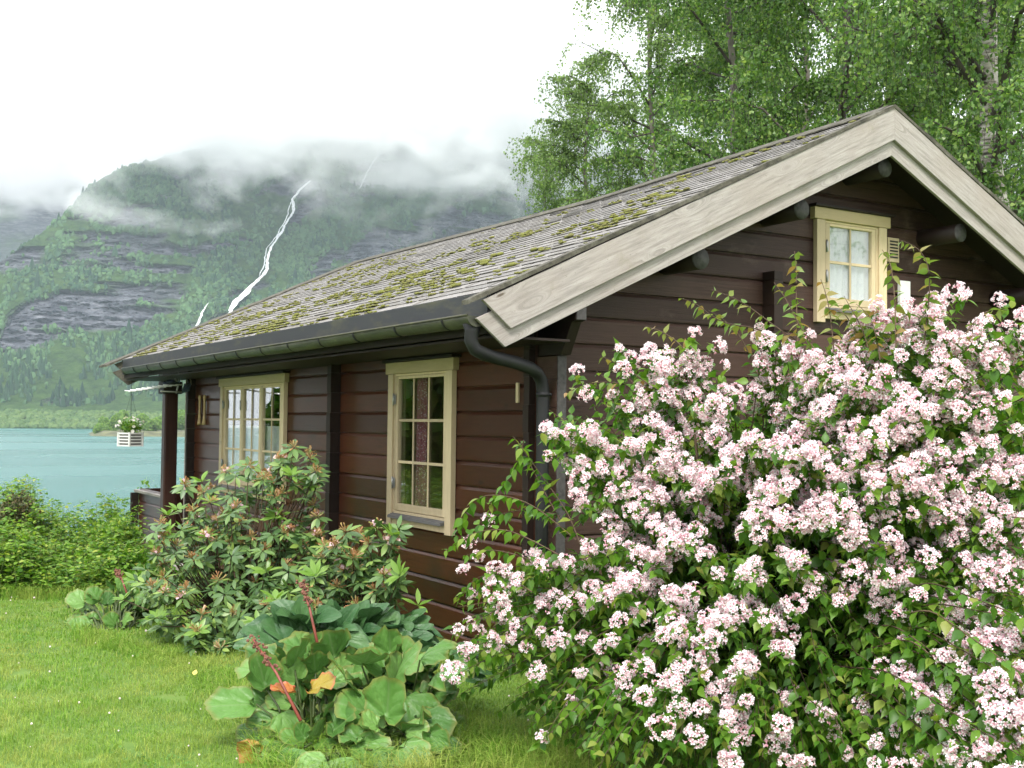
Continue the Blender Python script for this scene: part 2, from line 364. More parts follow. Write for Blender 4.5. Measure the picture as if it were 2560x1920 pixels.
px_poly = dict(
 c1=[(0,817),(60,762),(130,725),(200,672),(270,655),(330,628),(420,622),(470,632),(522,625),(500,668),(440,700),(385,712),(355,760),(348,797),(298,812),(250,822),(199,842),(100,880),(60,905),(0,890)],
 c2=[(850,640),(880,600),(940,560),(1000,535),(1110,520),(1140,470),(1220,470),(1110,570),(1060,610),(980,640),(900,662)],
 c3=[(885,475),(905,440),(935,400),(970,372),(1030,360),(1030,400),(990,440),(945,478),(910,490)],
 c4=[(770,700),(775,650),(800,628),(850,632),(845,680),(800,700)],
 c5=[(300,812),(330,760),(400,728),(410,760),(360,795),(330,815)],
 c6=[(215,600),(260,560),(330,520),(400,495),(450,480),(430,505),(340,545),(260,600)],
 c7=[(500,620),(580,590),(660,575),(640,600),(560,625),(540,650)],
 c8=[(100,690),(140,640),(190,625),(150,680)],
 c9=[(560,745),(590,700),(640,690),(660,700),(600,740),(560,780),(500,800)],
 c10=[(20,640),(90,600),(110,610),(50,660)],
 c11=[(1060,620),(1150,540),(1300,480),(1320,520),(1180,600)],
 c12=[(120,1010),(150,990),(170,1000),(150,1015)], c13=[(700,560),(760,520),(830,470),(830,500),(770,560),(720,590)])
crest = np.array([(-400,900),(-150,760),(0,652),(50,618),(100,585),(149,549),(190,505),(230,462),(263,440),(330,415),(450,385),(600,350),(700,345),(850,320),(1000,295),(1080,285),(1200,300),(1290,290),(1370,285),(1450,290),(1600,295),(2600,320),(4200,350)], float)
ca, ce = [], []
for u_, v_ in crest: a1, e1 = px2ae(u_, v_); ca.append(a1); ce.append(e1)
aa = np.concatenate([np.linspace(-.40, -.26, 40), np.linspace(-.2595, .24, 760), np.linspace(.242, 1.25, 260)])
dd = np.concatenate([np.linspace(765, 830, 30), np.linspace(832, 1420, 470), np.linspace(1425, 1900, 70)])
A, D = np.meshgrid(aa, dd)
prof = np.interp(D, [765, 790, 840, 900, 1000, 1900], [-3, 3, 18, 52, 120, 780])
warp = (fbm(A*14+D*.004, D*.006-A*5, 5, 21)-.48)
prof = prof*(1+.0*A)+warp*np.clip(D-800, 0, 200)*.28
# gullies running down the slope (diagonal, as the streams do)
gu = A*D*.9-D*.62
prof += -np.abs(vnoise(gu*.010+1.3*fbm(A*9, D*.004, 3, 5), D*.0012, 9)-.5)*np.clip(D-810, 0, 150)*.22*-1
Ec = np.interp(A, ca, ce)
zc = CAM[2]+Ec*D
z = LAKE+prof
over = z-zc
zz = np.where(over > 0, zc-over*.5, z)
P0 = loc_(A, D, zz); PU, PV = pix(P0)
jx = (fbm(P0[:, 0]*.02, P0[:, 1]*.02+P0[:, 2]*.03, 5, 2)-.48)*110; jy = (fbm(P0[:, 0]*.02, P0[:, 2]*.04, 5, 8)-.48)*70
rock = np.zeros(len(P0))
for q in px_poly.values():
    for k in range(4):
        ox, oy = (k % 2-.5)*10, (k//2-.5)*8
        rock = np.maximum(rock, 0); rock += .25*inpoly(PU+jx+ox, PV+jy+oy, q)
rock = np.clip(rock, 0, 1)
patch = fbm(gu.ravel()*.02, P0[:, 2]*.030, 5, 31)
rock = np.maximum(rock, np.clip((patch-.60)*10, 0, 1)*(P0[:, 2] > 20)*.9)
# trees colonise ledges on the cliffs
ledge = fbm(P0[:, 0]*.012+P0[:, 1]*.004, P0[:, 2]*.10, 4, 77)
rock *= np.clip((.60-ledge)*12, 0, 1)
rs = (fbm(A*D*.06, zz*.30, 5, 41)-.5)+(fbm(A*D*.25, zz*.9, 3, 51)-.5)*.4
D2 = D+rock.reshape(A.shape)*(rs*16+8)*np.clip(zz/30, 0, 1)
P = loc_(A, D2, zz)
ny, nx = A.shape; idx = (np.arange(ny-1)[:, None]*nx+np.arange(nx-1)[None])
m, nt, b = new_mat('mountain_rock_and_scrub'); v = coords(nt)
rk = noise(nt, .06, 10, coords(nt, (1, 1, 4.), (0, .12, 0)), .72, .5)
rock_c = ramp(nt, rk, [(.32, (.018, .019, .026)), (.45, (.060, .063, .078)), (.57, (.13, .135, .155)), (.70, (.26, .26, .28))])
gr = ramp(nt, noise(nt, .10, 9, v, .75), [(.35, (.022, .050, .018)), (.6, (.055, .105, .028)), (.75, (.095, .13, .05))])
c = mixc(nt, attrf(nt, 'rock'), gr, rock_c)
nt.links.new(c, b.inputs['Base Color']); b.inputs['Roughness'].default_value = .95; b.inputs['Specular IOR Level'].default_value = .1
bump(nt, b, rk, .9, 6.); M['mount'] = m
mt = link('mountain', npmesh('mountain', P, np.stack([idx, idx+1, idx+nx+1, idx+nx], -1).reshape(-1, 4), False, {'rock': rock}), M['mount'])
sett(mt, kind='structure')
MA, MD, MZ = A, D2, zz; ROCK = rock.reshape(A.shape)
# far blue ridge closing the fjord on the left
aa2 = np.linspace(-.42, .02, 220); dd2 = np.linspace(1650, 2250, 120); A2, D22 = np.meshgrid(aa2, dd2)
z2 = LAKE+(D22-1650)*.85+(fbm(A2*16, D22*.006, 5, 61)-.48)*120
P2 = loc_(A2, D22, z2); idx = (np.arange(119)[:, None]*220+np.arange(219)[None])
fm = link('far_mountain', npmesh('far_mountain', P2, np.stack([idx, idx+1, idx+221, idx+220], -1).reshape(-1, 4), True, {'rock': np.clip((fbm(P2[:, 0]*.006, P2[:, 2]*.02, 5, 3)-.52)*8, 0, 1)}), M['mount'])
sett(fm, kind='structure')

# forest on the slopes: crowns as small faceted lumps, one mass
def ico():
    t = (1+5**.5)/2
    V = np.array([(-1,t,0),(1,t,0),(-1,-t,0),(1,-t,0),(0,-1,t),(0,1,t),(0,-1,-t),(0,1,-t),(t,0,-1),(t,0,1),(-t,0,-1),(-t,0,1)], float)
    V /= np.linalg.norm(V[0])
    F = np.array([(0,11,5),(0,5,1),(0,1,7),(0,7,10),(0,10,11),(1,5,9),(5,11,4),(11,10,2),(10,7,6),(7,1,8),(3,9,4),(3,4,2),(3,2,6),(3,6,8),(3,8,9),(4,9,5),(2,4,11),(6,2,10),(8,6,7),(9,8,1)])
    return V, F
IV, IF = ico()
def rotz(n): 
    t = R.uniform(0, 6.283, n); M_ = np.zeros((n, 3, 3)); M_[:, 0, 0] = np.cos(t); M_[:, 0, 1] = -np.sin(t); M_[:, 1, 0] = np.sin(t); M_[:, 1, 1] = np.cos(t); M_[:, 2, 2] = 1
    return M_
def fpick(n, amin, amax, dmin, dmax):
    a = R.uniform(amin, amax, n); d = R.uniform(dmin, dmax, n)
    ai = np.interp(a, aa, np.arange(len(aa))); di = np.interp(d, dd, np.arange(len(dd)))
    i, j = di.astype(int).clip(0, len(dd)-2), ai.astype(int).clip(0, len(aa)-2)
    return a, d, i, j
a, d, i, j = fpick(105000, -.30, .62, 835, 1480)
rk_ = ROCK[i, j]; zf = MZ[i, j]; visible = (MZ[i, j] <= CAM[2]+np.interp(a, ca, ce)*d+2)
den = fbm(a*60, d*.03, 4, 91)
keep = (R.random(len(a)) > np.clip(rk_*1.05, 0, .985)) & visible & (den > .36+.10*R.random(len(a))) & (zf < 420)
a, d, i, j, zf = a[keep], d[keep], i[keep], j[keep], zf[keep]
Pf = loc_(a, MD[i, j]+(d-dd[i]), zf)
s = R.uniform(1.0, 2.4, len(a))*np.where(R.random(len(a)) < .10, 1.35, 1)
conif = (R.random(len(a)) < .035+.6*np.clip((70-zf)/50, 0, 1)*(vnoise(a*18, d*.01, 4) > .35))
SV = np.stack([s*R.uniform(.8, 1.25, len(s)), s*R.uniform(.8, 1.25, len(s)), s*R.uniform(.9, 1.6, len(s))], 1)
pb = ~conif
Vb = scatter(IV*(1+.28*R.standard_normal((12, 1))), IF, Pf[pb]+np.array([0, 0, .8]), rotz(pb.sum()), SV[pb])
CT = np.concatenate([[(0, 0, 1.)], [(math.cos(k*1.2566)*.26, math.sin(k*1.2566)*.26, 0) for k in range(5)]]); CF = np.array([(0, 1+k, 1+(k+1) % 5) for k in range(5)])
Vc = scatter(CT, CF, Pf[conif], rotz(conif.sum()), s[conif]*R.uniform(3.0, 4.6, conif.sum()))
def forest_mat(name, stops):
    m, nt, b = new_mat(name); v = coords(nt)
    c = ramp(nt, isl(nt), stops)
    c = mixc(nt, ramp(nt, noise(nt, .012, 4, v), [(.4, (0, 0, 0)), (.6, (.55, .55, .55))]), c, tuple(1.25*x for x in stops[-1][1]))
    nt.links.new(c, b.inputs['Base Color']); b.inputs['Roughness'].default_value = .9; b.inputs['Specular IOR Level'].default_value = .15
    return m
M['forest'] = forest_mat('slope_forest', [(0, (.016, .045, .026)), (.5, (.038, .085, .040)), (1, (.075, .140, .055))])
M['spruce'] = forest_mat('slope_spruce', [(0, (.012, .034, .022)), (1, (.028, .062, .030))])
f_ = link('mountain_forest', npmesh('mountain_forest', *Vb), M['forest']); sett(f_, 'dense green broadleaf forest covering the slopes between the cliffs', 'forest', kind='stuff')
f_ = link('spruce_forest', npmesh('spruce_forest', *Vc), M['spruce']); sett(f_, 'dark pointed spruces mixed into the lower slope forest', 'forest', kind='stuff')
# bright green woods along the far shore
n = 6500; a = R.uniform(-.32, .5, n); d = R.uniform(772, 812, n)
P = loc_(a, d, np.interp(d, [765, 790, 840], [LAKE-2, LAKE+3.5, LAKE+17])); s = R.uniform(1.1, 2.8, n)
W_ = scatter(IV*(1+.2*R.standard_normal((12, 1))), IF, P+np.array([0, 0, 1.2]), rotz(n), s)
M['shorewood'] = forest_mat('shore_woods', [(0, (.035, .075, .026)), (.5, (.062, .112, .036)), (1, (.10, .150, .048))])
f_ = link('lakeside_woods', npmesh('lakeside_woods', *W_), M['shorewood']); sett(f_, 'pale green belt of woods along the far lake shore', 'woods', kind='stuff')
# headland with its own trees
a_ = np.linspace(-.185, .45, 130); d_ = np.linspace(425, 560, 40); A, D = np.meshgrid(a_, d_)
edge = np.clip((A+.165)/.02, 0, 1)*np.clip((D-436+8*vnoise(A*60, D*0, 3))/10, 0, 1)*np.clip((556-D)/30, 0, 1)
z = LAKE-1.2+edge*2.6+(fbm(A*90, D*.05, 4, 3)-.3)*2.5*edge
P = loc_(A, D, z); idx = (np.arange(39)[:, None]*130+np.arange(129)[None])
M['shore'] = plain('stony_shore', (.10, .105, .05), .9, 0, .6, .25, .3)
hd = link('headland', npmesh('headland', P, np.stack([idx, idx+1, idx+131, idx+130], -1).reshape(-1, 4), True), M['shore']); sett(hd, kind='structure')

def lumpy_crown(n, rx, rz, leaf, seed):
    """crown of many small leaf clumps around several lobes"""
    r = np.random.default_rng(seed); k = 9
    C0 = r.normal(0, .42, (k, 3))*np.array([rx, rx, rz*.8])
    i = r.integers(0, k, n); dr = unit(r.normal(size=(n, 3))); P = C0[i]+dr*np.array([rx, rx, rz])*.55*(.75+.25*r.random((n, 1)))
    P[:, 2] += rz
    T = np.array([(-.5, 0, 0), (0, -.5, .12), (.5, 0, 0), (0, .5, .12)]); F = np.array([(0, 1, 2), (0, 2, 3)])
    return scatter(T, F, P, frames(unit(r.normal(size=(n, 3))), dr+r.normal(size=(n, 3))*.5), leaf*r.uniform(.6, 1.4, n))
M['ptree'] = leaf_mat('headland_leaf', [(0, (.11, .20, .05)), (.5, (.17, .28, .065)), (1, (.24, .35, .09))], .7, .45, .2)
M['ptrunk'] = plain('grey_bark', (.12, .10, .08), .9, 0, .4, 3)
protos = []
def far_tree(k, seed, rx, rz):
    t = thing('broadleaf_tree', 'x', 'tree')
    link('crown', npmesh('crown', *lumpy_crown(2600, rx, rz, 1.1, seed)), M['ptree'], t)
    mb = MB(); mb.tube([(0, 0, -1), (0, 0, rz*.9)], [.28, .14], 6); mb.build('trunk', M['ptrunk'], t)
    return t
def copy_tree(o, parent=None):
    c = o.copy(); COL.objects.link(c); c.parent = parent
    for ch in list(o.children): copy_tree(ch, c)
    return c
ptl = [(258, 450, 1.0, 'low round bush at the left tip of the headland'), (283, 462, 1.3, 'pale green tree above the white flower box'), (322, 478, 1.55, 'tallest rounded tree of the headland, behind the flower box'), (368, 455, 1.25, 'round tree standing right of the flower box'),
       (345, 500, 1.6, 'broad tree at the back of the headland left of the post'), (300, 505, 1.5, 'broad tree at the back of the headland above the flower box'), (395, 470, 1.35, 'tree on the headland just left of the porch post'), (452, 462, 1.5, 'tree seen in the gap between porch post and wall'), (412, 505, 1.7, 'tree crown hidden partly by the porch post')]
pr_ = [far_tree(0, 5, 3.2, 2.6), far_tree(1, 9, 2.9, 3.0)]; used = [False, False]
for q, (u_, d, s_, lb) in enumerate(ptl):
    k = q % 2; o = pr_[k] if not used[k] else copy_tree(pr_[k]); used[k] = True
    a1, _ = px2ae(u_, 1060.); P = loc_(np.array([a1]), np.array([float(d)]), np.array([LAKE+.6]))[0]
    o.location = P; s_ *= .88; o.scale = (s_, s_, s_); o.rotation_euler.z = q*1.3; sett(o, lb, 'tree', 'trees on the headland across the water')

# waterfalls: foaming ribbons hugging the slope
m, nt, b = new_mat('white_water'); nn = noise(nt, .35, 8, coords(nt, (1, 1, .35)), .8)
c = ramp(nt, nn, [(.35, (.55, .58, .62)), (.6, (.95, .95, .96))]); nt.links.new(c, b.inputs['Base Color']); b.inputs['Roughness'].default_value = .9; M['foam'] = m
def slope_at(a, E):
    j = int(np.interp(a, aa, np.arange(len(aa)))); el = (MZ[:, j]-CAM[2])/MD[:, j]
    k = int(np.argmax(el >= E)); k = max(k, 1); return MD[k, j]
def fall(name, label, pts, w):
    pts = np.array(pts, float); t = np.linspace(0, len(pts)-1, len(pts)*12); u_ = np.interp(t, range(len(pts)), pts[:, 0]); v_ = np.interp(t, range(len(pts)), pts[:, 1])
    u_ = u_+(fbm(t*1.7, t*0, 4, 5)-.47)*9; ww = np.interp(t, np.linspace(0, len(pts)-1, len(w)), w)*(.75+.4*vnoise(t*2.7, t*0, 3)); d0s = []
    V = []
    for x, y, q in zip(u_, v_, ww): d0s.append(min(slope_at(*px2ae(x+sd_*q/2, y)) for sd_ in (-1, 0, 1)))
    d0s = np.array(d0s); d0m = np.array([d0s[max(0, i-4):i+5].min() for i in range(len(d0s))]); d0m = np.convolve(np.pad(d0m, 3, 'edge'), np.ones(7)/7, 'valid')-5
    for x, y, q, d0 in zip(u_, v_, ww, d0m):
        for sd_ in (-1, -.3, .3, 1): a1, e1 = px2ae(x+sd_*q/2, y); dq = d0-4-1.2*(abs(sd_) < 1); V.append(loc_(np.array([a1]), np.array([dq]), np.array([CAM[2]+e1*dq]))[0])
    n = len(u_); F = [(i*4+k, i*4+k+1, i*4+k+5, i*4+k+4) for i in range(n-1) for k in range(3)]
    o = link(name, npmesh(name, V, F, True), M['foam']); return sett(o, label, 'waterfall')
fall('waterfall', 'long white waterfall zigzagging down the slope and widening at its foot', [(778,452),(764,463),(748,478),(731,498),(734,515),(731,532),(722,550),(710,565),(702,582),(690,600),(678,618),(671,635),(668,655),(669,671),(660,688),(645,698),(631,712),(612,735),(590,752),(578,775),(570,788)], [5,8,7,6,8,7,6,6,8,6,7,6,8,9,9,10,14,17,18,12,6])
fall('waterfall', 'thin side strand braiding beside the long waterfall', [(742,492),(728,508),(722,528),(716,548),(700,572),(690,590),(668,622),(662,645),(656,672),(648,690)], [2,3,2,3,2,3,2,3,3,2])
fall('waterfall', 'thin upper waterfall right of the long one, under the clouds', [(955,382),(940,398),(928,415),(918,432),(908,452),(897,472)], [3,3,4,3,3,2])
fall('waterfall', 'short white cascade just above the left of the roof', [(523,757),(514,770),(506,784),(500,798),(492,815)], [2,4,5,6,7])

# mist lying on the mountain
def vol_box(name, pts8, mat):
    me = bpy.data.meshes.new(name); me.from_pydata([tuple(p) for p in pts8], [], [(0,3,2,1),(4,5,6,7),(0,1,5,4),(1,2,6,5),(2,3,7,6),(3,0,4,7)]); me.update()
    return link(name, me, mat)
m = bpy.data.materials.new('mountain_mist'); m.use_nodes = True; nt = m.node_tree; nt.nodes.clear()
o_ = nt.nodes.new('ShaderNodeOutputMaterial'); pv = nt.nodes.new('ShaderNodeVolumePrincipled'); nt.links.new(pv.outputs[0], o_.inputs['Volume'])
pv.inputs['Color'].default_value = (1, 1, 1, 1); pv.inputs['Anisotropy'].default_value = .0
t = nt.nodes.new('ShaderNodeTexCoord'); sx = nt.nodes.new('ShaderNodeSeparateXYZ'); nt.links.new(t.outputs['Object'], sx.inputs[0])
mp = nt.nodes.new('ShaderNodeMapping'); nt.links.new(t.outputs['Object'], mp.inputs[0]); mp.inputs['Scale'].default_value = (.0105, .0105, .016)
n1 = noise(nt, 1., 6, mp.outputs[0], .6, .4)
hgt = math_(nt, 'MULTIPLY_ADD', sx.outputs[2], 1/75., -212/75.)       # 0 at z=212
dens = math_(nt, 'ADD', hgt, math_(nt, 'MULTIPLY_ADD', n1, 7.0, -3.75))
dp = nt.nodes.new('ShaderNodeVectorMath'); dp.operation = 'DOT_PRODUCT'; nt.links.new(t.outputs['Object'], dp.inputs[0]); dp.inputs[1].default_value = tuple(dR)
dens = math_(nt, 'ADD', dens, math_(nt, 'MULTIPLY', math_(nt, 'MINIMUM', math_(nt, 'ADD', dp.outputs['Value'], 175.), 0.), 1/28.))   # thins out towards the far left
dens = math_(nt, 'MAXIMUM', math_(nt, 'MINIMUM', dens, 1.6), 0.)
nt.links.new(math_(nt, 'MULTIPLY', dens, .026), pv.inputs['Density']); M['mist'] = m
bx = [loc_(np.array([a]), np.array([d]), np.array([z]))[0] for z in (120., 385.) for a, d in ((-.262, 900.), (.8, 900.), (.8, 1560.), (-.262, 1560.))]
ms = vol_box('mist', bx, M['mist']); sett(ms, 'white cloud bank lying across the upper mountain slopes', 'mist', kind='stuff')
bx = [loc_(np.array([a]), np.array([d]), np.array([z]))[0] for z in (300., 500.) for a, d in ((-.42, 1600.), (-.05, 1600.), (-.05, 2240.), (-.42, 2240.))]
m2 = M['mist'].copy(); M['mist2'] = m2
for n_ in m2.node_tree.nodes:
    if n_.type == 'MATH' and n_.operation == 'ADD' and abs(n_.inputs[1].default_value-175.) < 1e-3: n_.inputs[1].default_value = 5000.
for n_ in m2.node_tree.nodes:
    if n_.type == 'MATH' and n_.operation == 'MULTIPLY_ADD' and abs(n_.inputs[2].default_value+212/75.) < 1e-4: n_.inputs[2].default_value = -352/75.
ms = vol_box('mist', bx, m2); sett(ms, 'white cloud hiding the top of the blue ridge at the far left', 'mist', kind='stuff')
# air
m = bpy.data.materials.new('air_haze'); m.use_nodes = True; nt = m.node_tree; nt.nodes.clear()
o_ = nt.nodes.new('ShaderNodeOutputMaterial'); pv = nt.nodes.new('ShaderNodeVolumePrincipled'); nt.links.new(pv.outputs[0], o_.inputs['Volume'])
pv.inputs['Color'].default_value = (.80, .90, 1, 1); pv.inputs['Density'].default_value = .00014; pv.inputs['Anisotropy'].default_value = 0.
HB = (-900, -120, -16), (2600, 2480, 520)
x0, y0, z0 = HB[0]; x1, y1, z1 = HB[1]
hz = vol_box('haze', [(x0,y0,z0),(x1,y0,z0),(x1,y1,z0),(x0,y1,z0),(x0,y0,z1),(x1,y0,z1),(x1,y1,z1),(x0,y1,z1)], m); sett(hz, 'thin pale blue haze in the air over the lake', 'haze', kind='stuff')
# ------------------------------------------------------------------ log cabin
cab = thing('log_cabin', 'dark brown log cabin with mossy shingle roof and pale grey bargeboards', 'cabin')
EX, EZ, WX, RZ, YN, YF, SL = -.8245, 2.408, 3.03, 4.2147, -.505, 10.12, .4695
PITCH = .187
def sag(y, x=None):
    y = np.asarray(y, float)
    return np.interp(y, [-.6, .66, 1.9, 3.43, 5.05, 7.6, 10.2], [0, -.026, -.05, -.082, -.070, -.040, -.006])
def rooftop(x): x = np.asarray(x, float); return EZ+(np.minimum(x, 2*WX-x)-EX)*SL
TH = .17
def log_profile(z, h):
    """(offset outward, z) of one board face, bevels top and bottom"""
    return [(-.020, z), (-.020, z+.005), (-.001, z+.009), (0, z+.02), (0, z+h-.026), (-.002, z+h-.022), (-.013, z+h-.005), (-.020, z+h-.002), (-.020, z+h)]
def wall(name, mat, Mf, runs, z0, pitch, n, lim=None, thick=.07, clipz=None):
    """Mf(u, zz, w)->xyz ; runs(zmid)->list of (u0,u1)"""
    mb = MB(); r = np.random.default_rng(3)
    for k in range(n):
        zb = z0+k*pitch
        for (u0, u1) in runs(zb, zb+pitch):
            pr = [(o+r.normal(0, .0006), z_) for o, z_ in log_profile(zb, pitch)]
            ring = [(-thick, zb)]+pr+[(-thick, zb+pitch)]
            V = []
            for e in (0, 1):
                for o_, z_ in ring:
                    a_, b_ = (u0, u1) if lim is None else (max(u0, lim(z_)[0]), min(u1, lim(z_)[1]))
                    V.append(Mf(a_ if e == 0 else max(b_, a_+.001), z_, o_))
            m_ = len(ring)
            mb.add(V, [tuple(range(m_)), tuple(range(2*m_-1, m_-1, -1))]+[(i, m_+i, m_+(i+1) % m_, (i+1) % m_) for i in range(m_)])
    return mb.build(name, mat, cab)
ML = lambda u, z, w: (-w, -u, z)       # long wall: u grows to the right seen from outside
MG = lambda u, z, w: (u, -w, z)        # gable wall
Z0 = 1.925-PITCH*11
WIN = [(-2.255, -1.133, .87, 2.09), (-6.995, -4.805, .87, 2.09)]   # openings u0,u1,z0,z1
def runs_long(za, zb):
    segs = [(-8.22, 0.0)]
    for u0, u1, w0, w1 in WIN:
        u0, u1, w0, w1 = u0+.09, u1-.09, w0+.03, w1-.05
        if zb > w0+.02 and za < w1-.02:
            ns = []
            for a, b_ in segs:
                if a < u0 < b_: ns += [(a, u0), (u1, b_)]
                else: ns.append((a, b_))
            segs = ns
    return segs
wall('long_wall', M['long'], ML, runs_long, Z0, PITCH, 15)
def runs_g(za, zb):
    if zb > 2.66 and za < 3.34: return [(0.001, 2.74), (3.39, 2*WX)]
    return [(0.001, 2*WX)]
GP = .1915
def glim(z): 
    zz = z+TH*1.08; xl = EX+(zz-EZ)/SL
    return (max(0.001, xl), min(2*WX, 2*WX-xl))
wall('gable_wall', M['gable'], MG, runs_g, 2.025-GP*11, GP, 21, glim)
def runs_back(za, zb):  # openings for the added back windows
    if zb > .93 and za < 2.02: return [(.001, .9), (2.5, 4.7), (7.2, 8.22)]
    return [(.001, 8.22)]
wall('back_wall', M['long'], lambda u, z, w: (2*WX+w, u, z), runs_back, Z0, PITCH, 15)
wall('far_gable_wall', M['gable'], lambda u, z, w: (u, 8.22+w, z), lambda a, b_: [(.08, 2*WX-.08)], Z0, PITCH, 22, glim)
mb = MB(); mb.box((.08, .08, -.02), (2*WX-.08, 8.13, .02)); mb.build('floor', M['pine'], cab)
mb = MB(); mb.box((.08, 3.42, .03), (2*WX-.08, 3.48, 2.7)); mb.build('inner_wall', M['pine'], cab)
mb = MB(); mb.box((.08, .09, 2.62), (2*WX-.08, 8.1, 2.66)); mb.build('inner_ceiling', M['pine'], cab) if False else None
# log ends at corners and at the inner wall
def log_ends(name, label, boxf, z0, z1, pitch, mats):
    mb = MB(); r = np.random.default_rng(11); z = z0
    while z < z1-.01:
        zt = min(z+pitch, z1); j = r.normal(0, .002); a, b_ = boxf(j); mb.box((a[0], a[1], z+.0008), (b_[0], b_[1], zt-.0008)); z = zt
    o = mb.build(name, mats, cab, .0012)
    if label: o['label'] = label
    return o
log_ends('log_ends', 'grey log ends standing proud of the gable wall corner', lambda j: ((.004, -.25+j, 0), (.078, -.004, 0)), Z0+.4, 2.11, PITCH, M['gable'])
log_ends('log_ends', None, lambda j: ((-.052+j, .004, 0), (-.001, .078, 0)), Z0, 2.5, GP, M['dark'])
log_ends('log_ends', 'log ends of the inner wall between the two long-side windows', lambda j: ((-.10+j, 3.40, 0), (-.001, 3.495, 0)), Z0, 2.5, PITCH, M['dark'])
log_ends('log_ends', None, lambda j: ((-.10+j, 8.222, 0), (.068, 8.31, 0)), Z0, 2.42, PITCH, M['dark'])
log_ends('log_ends', 'short column of log ends left of the gable window', lambda j: ((2.10, -.13+j, 0), (2.19, -.001, 0)), .3, 2.86, GP, M['dark'])
mb = MB(); mb.box((.006, -.264, .4), (.076, -.2515, 2.11)); mb.build('end_trim', M['endgrain'], cab, .003)
# plate beam and stepped bracket under the near eave
mb = MB(); mb.prism([(0, 2.56), (-.46, 2.56), (-.46, 2.335), (-.41, 2.325), (-.29, 2.115), (0, 2.115)], .012, .092, lambda a, b_, c: (c, a, b_)); mb.build('eave_bracket', M['dark'], cab, .004)
mb = MB(); mb.box((.014, -.4715, 2.335), (.090, -.4615, 2.56)); mb.build('beam_end', M['endgrain'], cab, .004)
mb = MB(); mb.box((-.045, .10, 2.20), (-.003, 9.9, 2.42)); mb.build('wall_plate', M['dark'], cab, .006)
# roof deck, sheathing and soffit
def roof_slab(side, name, mat, dz0, dz1, xa, xb, ya, yb, ny=24):
    ys_ = np.linspace(ya, yb, ny); xs_ = [xa, WX] if side < 0 else [WX, xb]
    mb = MB(); V = []; F = []
    for y in ys_:
        for x in xs_:
            f = np.clip((min(x, 2*WX-x)-EX)/(WX-EX), 0, 1)
            for dz in (dz0, dz1): V.append((x, y, float(rooftop(x))+dz+float(sag(y))*f))
    for i in range(ny-1):
        a = i*4; b_ = a+4
        F += [(a, a+2, b_+2, b_), (a+1, b_+1, b_+3, a+3), (a, b_, b_+1, a+1), (a+2, a+3, b_+3, b_+2)]
    F += [(0, 1, 3, 2), ((ny-1)*4, (ny-1)*4+2, (ny-1)*4+3, (ny-1)*4+1)]
    mb.add(V, F); return mb.build(name, mat, cab)
roof_slab(-1, 'roof_deck', M['dark'], -TH, -.035, -.60, 0, -.46, 9.55)
roof_slab(1, 'roof_deck', M['dark'], -TH, -.035, 0, 2*WX+.6, -.46, 9.55)
# shingle tabs, laid course by course
def shingles(side, name):
    r = np.random.default_rng(21); Vs = []; 
    slope_len = math.hypot(WX+.62, (WX+.62)*SL); nc = 31; dc = slope_len/nc
    cs, sn = math.cos(math.atan(SL)), math.sin(math.atan(SL))
    for c in range(nc):
        y = YN+.02+(0 if c % 2 else -.165)+r.normal(0, .012)
        while y < 9.62:
            wd = .33; gap = .007+max(0, r.normal(.004, .004))+(.030 if (int(round((y+.6)/.33))+c//2) % 3 == 0 and r.random() < .8 else 0)
            ya, yb = max(y, YN+.02), min(y+wd-gap, 9.66)
            if yb-ya > .04:
                s0 = c*dc+r.normal(0, .0025); s1 = s0+dc*1.15; lift = .001+abs(r.normal(0, .0012))+(.004 if r.random() < .10 else 0)
                q = []
                for (s_, yy, top) in ((s0, ya, 1), (s0, yb, 1), (s1, yb, 1), (s1, ya, 1), (s0, ya, 0), (s0, yb, 0), (s1, yb, 0), (s1, ya, 0)):
                    x = -.62+s_*cs; f = np.clip((x-EX)/(WX-EX), 0, 1)
                    hh = (.0085+lift+r.normal(0, .0004)) if s_ == s0 else .004
                    if not top: hh = -.004 if s_ == s0 else -.006
                    xx = x-hh*sn; z = EZ+(x-EX)*SL-.030+hh*cs+sag(yy)*f
                    if side > 0: xx = 2*WX-xx
                    q.append((xx, yy, z))
                Vs.append(q)
            y += wd
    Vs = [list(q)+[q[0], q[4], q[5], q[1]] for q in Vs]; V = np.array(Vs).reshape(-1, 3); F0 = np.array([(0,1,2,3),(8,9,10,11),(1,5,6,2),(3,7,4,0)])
    if side < 0: F0 = F0[:, ::-1]
    F = (F0[None]+(np.arange(len(Vs))*12)[:, None, None]).reshape(-1, 4)
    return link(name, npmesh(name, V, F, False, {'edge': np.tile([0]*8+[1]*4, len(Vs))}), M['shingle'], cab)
sh = shingles(-1, 'roof_shingles'); shingles(1, 'roof_shingles')
